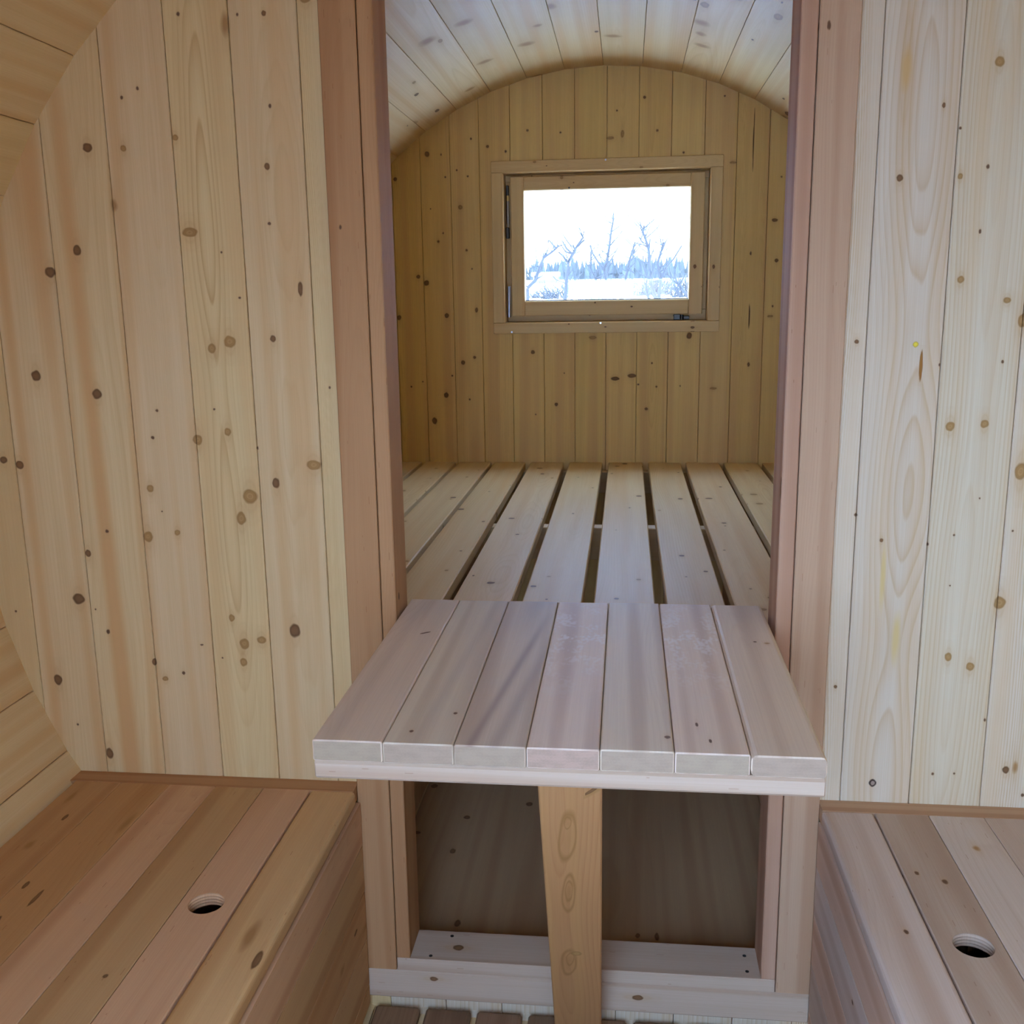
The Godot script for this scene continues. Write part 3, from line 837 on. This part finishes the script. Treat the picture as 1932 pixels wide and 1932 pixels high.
func build_window() -> void:
	var o := setting("window_1", "small wooden window with one pane looking onto snow", "window")
	var zc := -1.974
	# casing boards on the wall
	put("casing", sash_board(Vector3(-0.384, 1.7145, ZF), Vector3(0.405, 1.753, zc), 0, 0), M.sash, o)
	put("casing", sash_board(Vector3(-0.384, 1.168, ZF), Vector3(0.405, 1.2055, zc), 0, 1), M.sash, o)
	put("casing", sash_board(Vector3(-0.384, 1.206, ZF), Vector3(-0.343, 1.714, zc), 1, 2), M.sash, o)
	put("casing", sash_board(Vector3(0.3645, 1.206, ZF), Vector3(0.405, 1.714, zc), 1, 3), M.sash, o)
	# fixed frame set in the wall
	var z0 := -2.085
	put("frame_board", sash_board(Vector3(-0.351, 1.713, z0), Vector3(0.373, 1.722, -1.9892), 0, 0, 0.05), M.sash, o)
	put("frame_board", sash_board(Vector3(-0.351, 1.198, z0), Vector3(0.373, 1.207, -1.9892), 0, 1, 0.05), M.sash, o)
	put("frame_board", sash_board(Vector3(-0.351, 1.2072, z0), Vector3(-0.342, 1.7128, -1.9892), 1, 2, 0.05), M.sash, o)
	put("frame_board", sash_board(Vector3(0.3635, 1.2072, z0), Vector3(0.373, 1.7128, -1.9892), 1, 3, 0.05), M.sash, o)
	# stop behind the sash
	put("stop", sash_board(Vector3(-0.3418, 1.690, z0), Vector3(0.3633, 1.7128, -2.046), 0, 0, 0.1), M.sash, o)
	put("stop", sash_board(Vector3(-0.3418, 1.2072, z0), Vector3(0.3633, 1.245, -2.046), 0, 1, 0.1), M.sash, o)
	put("stop", sash_board(Vector3(-0.3418, 1.2452, z0), Vector3(-0.305, 1.6898, -2.046), 1, 2, 0.1), M.sash, o)
	put("stop", sash_board(Vector3(0.332, 1.2452, z0), Vector3(0.3633, 1.6898, -2.046), 1, 3, 0.1), M.sash, o)
	# opening sash
	var s := Node3D.new()
	s.name = "sash"
	o.add_child(s)
	var sz0 := -2.044
	var sz1 := -2.004
	put("rail", sash_board(Vector3(-0.273, 1.656, sz0), Vector3(0.299, 1.7035, sz1), 0, 0, 0.02, 0.003), M.sash, s)
	put("rail", sash_board(Vector3(-0.273, 1.2285, sz0), Vector3(0.299, 1.2805, sz1), 0, 1, 0.02, 0.003), M.sash, s)
	put("stile", sash_board(Vector3(-0.3215, 1.2285, sz0), Vector3(-0.2732, 1.7035, sz1), 1, 2, 0.02, 0.003), M.sash, s)
	put("stile", sash_board(Vector3(0.2992, 1.2285, sz0), Vector3(0.3482, 1.7035, sz1), 1, 3, 0.02, 0.003), M.sash, s)
	put("gasket", board(Vector3(-0.273, 1.2806, -2.03), Vector3(0.299, 1.2835, -2.018), 0.0005, 0, uv_plane(0, 0, 1, 1, 0, 1)), M.gasket, s)
	var pane := board(Vector3(-0.2732, 1.2805, -2.028), Vector3(0.2992, 1.6562, -2.024), 0.0003, 0, uv_plane(0, 0, 1, 1, 0, 1))
	put("pane", pane, M.glass, s, Vector3.ZERO, "clear glass pane")
	# upper hinge with its stay, lower barrel hinge, catch
	var h := Node3D.new()
	h.name = "hinge_stay"
	o.add_child(h)
	h.set_meta("label", "dark metal window stay and hinge")
	put("stay_arm", board(Vector3(-0.3365, 1.545, -2.018), Vector3(-0.3265, 1.676, -2.004), 0.002, 1, uv_plane(0, 0, 1, 1, 0, 1)), M.dark_steel, h)
	put("hinge_barrel", rod(Vector3(-0.330, 1.535, -2.000), Vector3(-0.330, 1.622, -2.000), 0.0042), M.steel, h)
	put("brass_pin", rod(Vector3(-0.3295, 1.623, -1.999), Vector3(-0.3295, 1.641, -1.999), 0.0045), M.brass, h)
	put("hinge_foot", board(Vector3(-0.3385, 1.497, -2.018), Vector3(-0.3255, 1.5345, -2.0), 0.003, 1, uv_plane(0, 0, 1, 1, 0, 1)), M.dark_steel, h)
	put("hinge", rod(Vector3(-0.3305, 1.225, -2.0), Vector3(-0.3295, 1.333, -2.0), 0.0068), M.steel, o, Vector3.ZERO, "bright steel barrel hinge")
	var c := Node3D.new()
	c.name = "catch"
	o.add_child(c)
	c.set_meta("label", "small steel window catch")
	put("catch_plate", board(Vector3(0.250, 1.2085, -2.02), Vector3(0.272, 1.2285, -2.002), 0.002, 0, uv_plane(0, 0, 1, 1, 0, 1)), M.dark_steel, c)
	put("catch_knob", rod(Vector3(0.2775, 1.2095, -2.003), Vector3(0.2775, 1.2265, -2.003), 0.006), M.dark_steel, c)
	put("catch_tongue", board(Vector3(0.284, 1.2105, -2.02), Vector3(0.304, 1.2225, -2.003), 0.002, 0, uv_plane(0, 0, 1, 1, 0, 1)), M.dark_steel, c)
	for p in [Vector3(0.010, 1.747, zc), Vector3(-0.005, 1.202, zc), Vector3(-0.319, 1.174, zc)]:
		put("screw", rod(p - Vector3(0, 0, 0.004), p + Vector3(0, 0, 0.0006), 0.0032, 10), M.screw, o)
	put("screw", rod(Vector3(-0.116, 1.662, sz1 - 0.004), Vector3(-0.116, 1.662, sz1 + 0.0005), 0.0032, 10), M.dark_steel, o)

func build_floor() -> void:
	var o := setting("floor", "pale board floor at the bottom of the barrel", "floor")
	for k in 6:
		var x0 := -0.33 + k * 0.11
		put("plank", board(Vector3(x0 + 0.0005, -0.07, -0.033), Vector3(x0 + 0.1095, -0.046, ZE - 0.001), 0.001, 2, uv_strip(Vector3(x0, -0.07, 0), 2, 0.11, k, 8, 0.0, 3.0)), M.slat, o)
	var p := setting("floor", "dark plywood floor of the storage space under the platform", "floor")
	put("plywood_sheet", board(Vector3(-0.44, -0.02, -1.985), Vector3(0.44, 0.0, -0.0925), 0.001, 2, uv_plane(0, -0.44, 1.2, 2, 0.0, 1.2)), M.ply, p)
	for x in [-0.452, 0.441]:
		put("side_sheet", board(Vector3(x, 0.005, -1.94), Vector3(x + 0.011, 0.585, -0.0925), 0.001, 2, uv_plane(2, -2.0, 1.2, 1, 0.0, 1.2)), M.ply, p)
	# unseen brown boards added outside the entrance to dim and warm bounced light
	var t := setting("floor", "unseen weathered brown terrace boards added outside the entrance to dim and warm the bounced light", "floor")
	for k in 14:
		var z0 := ZE + 0.12 + k * 0.125
		put("plank", board(Vector3(-1.25, -0.10, z0), Vector3(1.25, -0.07, z0 + 0.12), 0.003, 0, uv_strip(Vector3(-1.25, -0.10, z0), 0, 0.12, k % 4, 4, 0.0, 2.6)), M.duck, t)
	# loose slatted grate on the floor of the front room
	var d := thing("duckboard", "brown slatted wooden floor grate in front of the opening", "floor grate", Vector3(0, -0.046, 0))
	var proto: Array = []
	for k in 8:
		var x0 := -0.376 + k * 0.097
		put("slat", board(Vector3(x0, 0.012, 0.002), Vector3(x0 + 0.085, 0.030, ZE - 0.02), 0.004, 2, uv_strip(Vector3(x0, 0.012, 0), 2, 0.085, k % 4, 4, 0.0, 1.8)), M.duck, d)
	for z in [0.25, 0.9, 1.5]:
		put("batten", board(Vector3(-0.30, 0.0, z), Vector3(0.30, 0.0118, z + 0.05), 0.001, 0, uv_strip(Vector3(-0.36, 0, z), 0, 0.05, 1, 4, 0.0, 1.8)), M.duck, d)

func build_platform() -> void:
	var o := thing("sleeping_platform", "wide sleeping platform of pale pine slats with gaps", "bed platform", Vector3(0, 0, 0))
	var edges := [[-1.03, -0.930], [-0.914, -0.795], [-0.780, -0.661], [-0.646, -0.5345], [-0.522, -0.4025], [-0.390, -0.277], [-0.256, -0.136], [-0.116, 0.003], [0.026, 0.1465], [0.168, 0.282], [0.300, 0.418], [0.434, 0.553], [0.570, 0.689], [0.706, 0.825], [0.842, 0.961]]
	var k := 0
	for e in edges:
		var lo := Vector3(e[0], 0.677, -1.986)
		put("slat", board(lo, Vector3(e[1], 0.705, -0.125), 0.0025, 2, uv_strip(lo, 2, 0.12, (k * 3) % 8, 8, 0.02 + 0.01 * (k % 5), 2.0)), M.slat, o)
		k += 1
	for b in [[-1.984, -1.942, 0.95, 0.60], [-1.092, -1.046, 0.98, 0.588], [-0.20, -0.155, 0.98, 0.588]]:
		var lo := Vector3(-b[2], b[3], b[0])
		put("crossbeam", board(lo, Vector3(b[2], 0.6768, b[1]), 0.002, 0, uv_strip(lo, 0, 0.09, 3, 8, 0.0, 2.0)), M.slat, o)
	for x in [-0.62, 0.58]:
		for z in [-1.98, -1.088, -0.196]:
			put("leg", board(Vector3(x, 0.11, z), Vector3(x + 0.045, b_top(z), z + 0.04), 0.002, 1, uv_strip(Vector3(x, 0, z), 1, 0.045, 5, 8, 0.0, 2.0)), M.slat, o)

func b_top(z: float) -> float:
	return 0.5998 if z < -1.5 else 0.5878

func build_table() -> void:
	var o := thing("plank_table", "pinkish seven-board plank table on one slanting leg", "table")
	var uv := uv_plane(0, -0.302, 0.63, 2, 0.501, 0.603)
	var uvt := func(p: Vector3, n: Vector3) -> Vector2:
		if absf(n.z) > 0.8:
			return Vector2((p.x + 0.302) / 0.63, (728.0 + (0.758 - p.y) * 1700.0) / 784.0)
		return Vector2((p.x + 0.302) / 0.63, clampf((p.z + 0.102) / 0.603, 0.0, 0.998) * 720.0 / 784.0)
	var rise := [0.0006, 0.0, 0.0004, 0.0, 0.0008, 0.0003, 0.0]
	for k in 7:
		var x0 := -0.302 + k * 0.09
		var s := Shape.new()
		add_board(s, Vector3(x0 + 0.0004, 0.730, -0.102), Vector3(x0 + 0.0896, 0.7575 + rise[k], 0.501 + rise[6 - k]), 0.0024 if k < 6 else 0.0075, 2, uvt, true, 3)
		put("plank", s.mesh(), M.table, o)
	put("apron", alder(Vector3(-0.301, 0.7045, 0.430), Vector3(0.327, 0.7297, 0.5), 0.004, 0, 14), M.alder, o, Vector3.ZERO, "pale front batten")
	put("batten", alder(Vector3(-0.290, 0.7055, -0.085), Vector3(0.316, 0.7297, -0.02), 0.002, 0, 8), M.alder, o)
	# slanting leg: horizontal cuts at both ends, leaning back towards the wall
	var s := Shape.new()
	var dz := 0.57
	var yt := 0.7043
	var yb := -0.0155
	var zt := 0.468
	var zb := zt - (yt - yb) * dz
	var th := 0.032
	var shift := -0.0085
	var uvl := func(p: Vector3, n: Vector3) -> Vector2:
		var q := (yt - p.y) / (yt - yb)
		return Vector2(clampf((p.x - shift * q + 0.022) / 0.082, 0.01, 0.99) if absf(n.x) < 0.8 else clampf((p.z - lerpf(zt, zb, q) + th) / 0.082, 0.02, 0.98), q)
	var c := 0.002
	var sec := [Vector2(-0.022 + c, 0), Vector2(0.060 - c, 0), Vector2(0.060, -c), Vector2(0.060, -th + c), Vector2(0.060 - c, -th), Vector2(-0.022 + c, -th), Vector2(-0.022, -th + c), Vector2(-0.022, -c)]
	var cap := PackedVector3Array()
	var foot := PackedVector3Array()
	for k in 8:
		var p: Vector2 = sec[k]
		var q: Vector2 = sec[(k + 1) % 8]
		s.quad(Vector3(p.x + shift, yb, zb + p.y), Vector3(q.x + shift, yb, zb + q.y), Vector3(q.x, yt, zt + q.y), Vector3(p.x, yt, zt + p.y), uvl)
		cap.append(Vector3(p.x, yt, zt + p.y))
		foot.append(Vector3(sec[7 - k].x + shift, yb, zb + sec[7 - k].y))
	s.fan(cap, Vector3.UP, uvl)
	s.fan(foot, Vector3.DOWN, uvl)
	put("leg", s.mesh(), M.leg, o, Vector3.ZERO, "orange pine board leg slanting back to the floor")

# a lid plank with a round finger hole
func holed_plank(lo: Vector3, hi: Vector3, hc: Vector2, r: float, strip: int) -> ArrayMesh:
	var s := Shape.new()
	var uv := uv_strip(lo, 2, hi.x - lo.x, strip, 16, 0.0, 1.9)
	var za := hc.y - r - 0.012
	var zb := hc.y + r + 0.012
	add_board(s, lo, Vector3(hi.x, hi.y, za), 0.0015, 2, uv, false)
	add_board(s, Vector3(lo.x, lo.y, zb), hi, 0.0015, 2, uv_strip(Vector3(lo.x, lo.y, lo.z), 2, hi.x - lo.x, strip, 16, 0.0, 1.9), false)
	var n := 48
	var c := 0.0015
	for k in n:
		var p := []
		for q in [k, k + 1]:
			var a: float = TAU * q / n
			var d := Vector2(cos(a), sin(a))
			var x0 := lo.x + c - hc.x
			var x1 := hi.x - c - hc.x
			var tx := (x1 / d.x) if d.x > 1e-6 else ((x0 / d.x) if d.x < -1e-6 else 1e9)
			var tz := ((zb - hc.y) / d.y) if d.y > 1e-6 else (((za - hc.y) / d.y) if d.y < -1e-6 else 1e9)
			var t := minf(tx, tz)
			p.append([hc + d * t, hc + d * r, d])
		var o0: Vector2 = p[0][0]
		var o1: Vector2 = p[1][0]
		var i0: Vector2 = p[0][1]
		var i1: Vector2 = p[1][1]
		# corners of the square fall between two rays: bridge them
		s.quad(Vector3(i0.x, hi.y, i0.y), Vector3(i1.x, hi.y, i1.y), Vector3(o1.x, hi.y, o1.y), Vector3(o0.x, hi.y, o0.y), uv)
		if absf(o0.x - o1.x) > 1e-5 and absf(o0.y - o1.y) > 1e-5:
			var cx := o0.x if absf(absf(o0.x - hc.x)) > absf(o1.x - hc.x) else o1.x
			var cz := o0.y if absf(o0.y - hc.y) > absf(o1.y - hc.y) else o1.y
			var b := Vector3(cx, hi.y, cz)
			s.quad(Vector3(o0.x, hi.y, o0.y), Vector3(o1.x, hi.y, o1.y), b, b, uv)
		var u0: Vector2 = hc + p[0][2] * (r + 0.012)
		var u1: Vector2 = hc + p[1][2] * (r + 0.012)
		s.quad(Vector3(u0.x, lo.y, u0.y), Vector3(o0.x, lo.y, o0.y), Vector3(o1.x, lo.y, o1.y), Vector3(u1.x, lo.y, u1.y), uv)
		var d0: Vector2 = p[0][2]
		var d1: Vector2 = p[1][2]
		var n0 := Vector3(-d0.x, 0, -d0.y)
		var n1 := Vector3(-d1.x, 0, -d1.y)
		# bore wall, the saw marks left as fine ridges; the underside is relieved
		for st in 9:
			var ya := hi.y - 0.0024 * st
			var yb := hi.y - 0.0024 * (st + 1)
			var ra := r + (0.0011 if st % 2 == 1 else 0.0)
			var rb := r + (0.0011 if st % 2 == 0 else 0.0)
			if st == 8:
				yb = lo.y
				rb = r + 0.012
			var q0 := hc + d0 * ra
			var q1 := hc + d1 * ra
			var w0 := hc + d0 * rb
			var w1 := hc + d1 * rb
			s.quad(Vector3(q1.x, ya, q1.y), Vector3(q0.x, ya, q0.y), Vector3(w0.x, yb, w0.y), Vector3(w1.x, yb, w1.y), uv)
	for x in [lo.x, hi.x]:
		var sgn := -1.0 if x == lo.x else 1.0
		var p := [Vector3(x, lo.y, za), Vector3(x, lo.y, zb), Vector3(x, hi.y - c, zb), Vector3(x, hi.y - c, za)]
		var q := [Vector3(x, hi.y - c, za), Vector3(x, hi.y - c, zb), Vector3(x - sgn * c, hi.y, zb), Vector3(x - sgn * c, hi.y, za)]
		if sgn > 0:
			p.reverse()
			q.reverse()
		s.quad(p[0], p[1], p[2], p[3], uv)
		s.quad(q[0], q[1], q[2], q[3], uv)
	return s.mesh()

func build_bench(left: bool) -> void:
	var o: Node3D
	if left:
		o = thing("storage_bench", "orange-brown alder box bench whose wide lid reaches the curved wall", "bench", Vector3.ZERO, "box benches along the walls")
	else:
		o = thing("storage_bench", "paler pinkish alder box bench facing the orange-brown one across the table", "bench", Vector3.ZERO, "box benches along the walls")
	var top := 0.434
	var z0 := 0.0228
	var z1 := 1.76
	var xs: Array = [-0.389, -0.473, -0.560, -0.650, -0.738, -0.830, -0.919] if left else [0.423, 0.510, 0.598, 0.687, 0.776, 0.865, 0.919]
	var strips: Array = [0, 1, 2, 3, 4, 5] if left else [6, 7, 8, 9, 6, 7]
	var lid := Node3D.new()
	lid.name = "lid"
	o.add_child(lid)
	for k in 6:
		var x0: float = minf(xs[k], xs[k + 1]) + 0.0004
		var x1: float = maxf(xs[k], xs[k + 1]) - 0.0004
		var lo := Vector3(x0, top - 0.028, z0)
		var hi := Vector3(x1, top, z1)
		if left and k == 1:
			put("plank", holed_plank(lo, hi, Vector2(-0.519, 0.374), 0.0262, strips[k]), M.alder, lid)
		elif not left and k == 1:
			put("plank", holed_plank(lo, hi, Vector2(0.5575, 0.375), 0.0265, strips[k]), M.alder, lid)
		elif k == 0:
			put("plank", alder(lo, hi, 0.008, 2, strips[k], 0.0, 4), M.alder, lid)
		else:
			put("plank", alder(lo, hi, 0.0012, 2, strips[k]), M.alder, lid)
	# strip fixed to the wall behind the lid
	if left:
		put("back_strip", alder(Vector3(-0.932, top - 0.028, ZW), Vector3(-0.3935, top, z0 - 0.0006), 0.001, 0, 12, 0.1), M.alder, o)
	else:
		put("back_strip", alder(Vector3(0.4245, top - 0.028, ZW), Vector3(0.932, top, z0 - 0.0006), 0.001, 0, 11, 0.1), M.alder, o)
	# plank front of the box
	var ys := [0.4052, 0.3185, 0.2255, 0.1285, 0.030, -0.012]
	for k in 5:
		var x0 := -0.411 if left else 0.4225
		var x1 := -0.3865 if left else 0.447
		if k == 4:
			x0 = -0.405 if left else 0.4225
			x1 = -0.3865 if left else 0.4405
		put("side_plank", alder(Vector3(x0, ys[k + 1] + 0.0016, 0.0045), Vector3(x1, ys[k] - 0.0016, z1), 0.0002, 2, ([3, 2, 5, 2, 4] if left else [15, 6, 15, 9, 15])[k], 0.03 * k), M.alder, o)
	# bearers under the lid
	for z in [0.10, 0.70, 1.5]:
		var bx0 := -0.88 if left else 0.4475
		var bx1 := -0.4115 if left else 0.88
		put("bearer", alder(Vector3(bx0, 0.36, z), Vector3(bx1, top - 0.0283, z + 0.03), 0.001, 0, 9), M.alder, o)

# ==================================================================== outside
func ground_y(z: float) -> float:
	if z > -5.0:
		return -0.165
	if z > -32.0:
		var t := (-5.0 - z) / 27.0
		return -0.165 + 1.365 * t
	if z > -95.0:
		var t := (-32.0 - z) / 63.0
		return 1.2 + 1.55 * (t + 0.25 * t * (1.0 - t))
	return 2.75

func build_outside() -> void:
	var g := setting("ground", "snow-covered field around the cabin rising to the forest edge", "snow field")
	var s := Shape.new()
	var uv := func(p: Vector3, _n: Vector3) -> Vector2: return Vector2(p.x, p.z)
	var xs := [-300.0, -120.0, -50.0, -25.0, -16.0, -10.0, -7.0, -5.0, -3.5, -2.5, -1.5, 0.0, 1.5, 2.5, 3.5, 5.0, 7.0, 10.0, 16.0, 25.0, 50.0, 120.0, 300.0]
	var zs := [-400.0, -250.0, -150.0, -95.0, -75.0, -60.0, -48.0, -40.0, -36.0, -32.0, -28.0, -24.0, -20.0, -16.0, -12.0, -9.0, -7.0, -5.0, -3.0, 0.0, 4.0, 10.0, 30.0, 100.0, 400.0]
	var hgt := func(x: float, z: float) -> float: return ground_y(z) + (noise_a.get_noise_2d(x * 0.16, z * 0.11) * 0.09 if z < -5.0 and z > -95.0 else 0.0)
	for a in xs.size() - 1:
		for b in zs.size() - 1:
			var p := func(x: float, z: float) -> Vector3: return Vector3(x, hgt.call(x, z), z)
			s.quad(p.call(xs[a], zs[b]), p.call(xs[a], zs[b + 1]), p.call(xs[a + 1], zs[b + 1]), p.call(xs[a + 1], zs[b]), uv)
	put("snow_surface", s.mesh(), M.snow, g)
	# distant conifers
	s = Shape.new()
	var r := RandomNumberGenerator.new()
	r.seed = 99
	for k in 640:
		var x := r.randf_range(-60.0, 48.0)
		var z := r.randf_range(-290.0, -255.0)
		var f := 1.0 + 0.14 * noise_a.get_noise_2d(x * 0.16, 3.0)
		var h := r.randf_range(5.6, 8.3) * f * (-z / 262.0)
		var w := h * r.randf_range(0.16, 0.26)
		var base := Vector3(x, 2.5, z)
		for t in 3:
			var y0 := h * (0.02 + 0.28 * t)
			var y1 := minf(h, y0 + h * 0.45)
			if t == 2:
				y1 = h
			var ww := w * (1.0 - 0.27 * t)
			for q in 6:
				var a0 := TAU * q / 6.0
				var a1 := TAU * (q + 1) / 6.0
				var tip := base + Vector3(0, y1, 0)
				s.quad(base + Vector3(sin(a0) * ww, y0, cos(a0) * ww), base + Vector3(sin(a1) * ww, y0, cos(a1) * ww), tip, tip, uv)
	var fo := put("conifer_forest", s.mesh(), M.forest, self)
	fo.set_meta("label", "hazy blue band of distant conifer forest seen through the window")
	fo.set_meta("category", "forest")
	fo.set_meta("kind", "stuff")
	# low white-roofed shed at the edge of the forest
	var sh := thing("shed", "low long shed with snow on its roof before the forest", "shed", Vector3(-5.5, 2.1, -70.0))
	put("wall", board(Vector3(-0.85, 0.0, -0.6), Vector3(0.85, 0.52, 0.6), 0.01, 0, uv), M.shed, sh)
	put("roof", board(Vector3(-0.95, 0.5205, -0.75), Vector3(0.95, 0.80, 0.75), 0.09, 0, uv), M.snow, sh)
	# post with a small dark box on top
	var po := thing("nest_box_post", "thin post with a small dark box on top in the snow", "post", Vector3(0.30, ground_y(-38.0), -38.0))
	put("post", rod(Vector3(0, 0, 0), Vector3(0.0, 1.42, 0), 0.035, 8), M.post, po)
	put("nest_box", board(Vector3(-0.07, 1.4205, -0.07), Vector3(0.09, 1.57, 0.07), 0.02, 1, uv), M.post, po)
	# bare saplings
	var looks := ["bare sapling with one tall straight leader above the window sill", "bare sapling with a thin stem leaning left beside the tall one", "bare sapling forking into a wide Y before the forest", "bare sapling bending over in an arch before the shed", "bare sapling with a thin stem slanting right beside the box post", "bare sapling with a crooked tall stem and a low fork", "bare sapling with a broad open fork beside the crooked one", "bare shrubby sapling leaning in behind the window's side rail", "short bare twiggy sapling beside the wide Y sapling", "short bare stem low beside the crooked sapling"]
	for k in SAPLINGS.size():
		var t: Array = SAPLINGS[k]
		var first: Vector3 = t[0][0]
		var foot := Vector3(first.x, ground_y(first.z) - 0.03, first.z)
		var o := thing("bare_sapling", looks[k], "tree", foot, "bare saplings behind the cabin")
		var st := Shape.new()
		var tw := Shape.new()
		var trunk: Array = [Vector3.ZERO]
		for q in t[0]:
			trunk.append(q - foot)
		var rad := []
		for q in trunk.size():
			rad.append(lerpf(0.021, 0.0075, pow(float(q) / (trunk.size() - 1), 0.8)))
		tube(st, trunk, rad, 6)
		for b in range(1, t.size()):
			var path := []
			var pr := []
			for q in t[b].size():
				path.append(t[b][q] - foot + Vector3(0, 0, 0.05 * q * (1.0 if b % 2 else -1.0)))
				pr.append(lerpf(0.0105, 0.006, float(q) / (t[b].size() - 1)))
			tube(tw, path, pr, 5)
		# side twigs
		for q in range(1, trunk.size() - 1):
			for e in 5:
				var u := r.randf()
				var p: Vector3 = trunk[q].lerp(trunk[q + 1], u)
				var d := Vector3(r.randf_range(-1, 1), r.randf_range(0.2, 1.1), r.randf_range(-0.8, 0.8)).normalized()
				var l := r.randf_range(0.06, 0.22)
				var mid := p + d * l * 0.5 + Vector3(r.randf_range(-0.02, 0.02), 0, 0)
				tube(tw, [p, mid, p + d * l + Vector3(0, 0.03, 0)], [0.005, 0.0042, 0.003], 4)
		put("stem", st.mesh(), M.bark, o)
		put("branches", tw.mesh(), M.bark, o)
	# low thickets half buried in snow
	var spots := [[-2.0, -32.0, 1.3, 0.55, "low snowy thicket left of the tall sapling"], [-2.75, -33.5, 1.0, 0.3, "flat low thicket under the arching sapling"], [-0.83, -30.0, 1.3, 0.5, "low bare thicket around the foot of the tall sapling"], [-0.04, -46.0, 0.9, 0.5, "small dark thicket on the slope beside the box post"], [0.55, -33.0, 1.2, 0.35, "low thicket in the snow right of the box post"], [2.1, -31.0, 1.3, 0.9, "tall twiggy thicket by the right edge of the window"], [-1.4, -36.0, 1.4, 0.7, "thin bare thicket on the snowy slope behind the wide Y sapling"], [1.3, -36.0, 1.4, 0.8, "thin bare thicket on the slope behind the crooked sapling"]]
	for q in spots:
		var o := thing("bare_thicket", q[4], "shrub", Vector3(q[0], ground_y(q[1]) - 0.05, q[1]), "low thickets in the snow")
		var tw := Shape.new()
		for k in 90:
			var p := Vector3(r.randf_range(-0.5, 0.5) * q[2], 0, r.randf_range(-0.4, 0.4))
			var d: Vector3 = Vector3(r.randf_range(-0.7, 0.7), r.randf_range(0.5, 1.0), r.randf_range(-0.5, 0.5)) * q[3] * r.randf_range(0.5, 1.3)
			tube(tw, [p, p + d * 0.55 + Vector3(r.randf_range(-0.05, 0.05), 0, 0), p + d], [0.02, 0.017, 0.012], 3)
		put("twigs", tw.mesh(), M.thicket, o).set_meta("kind", "stuff")
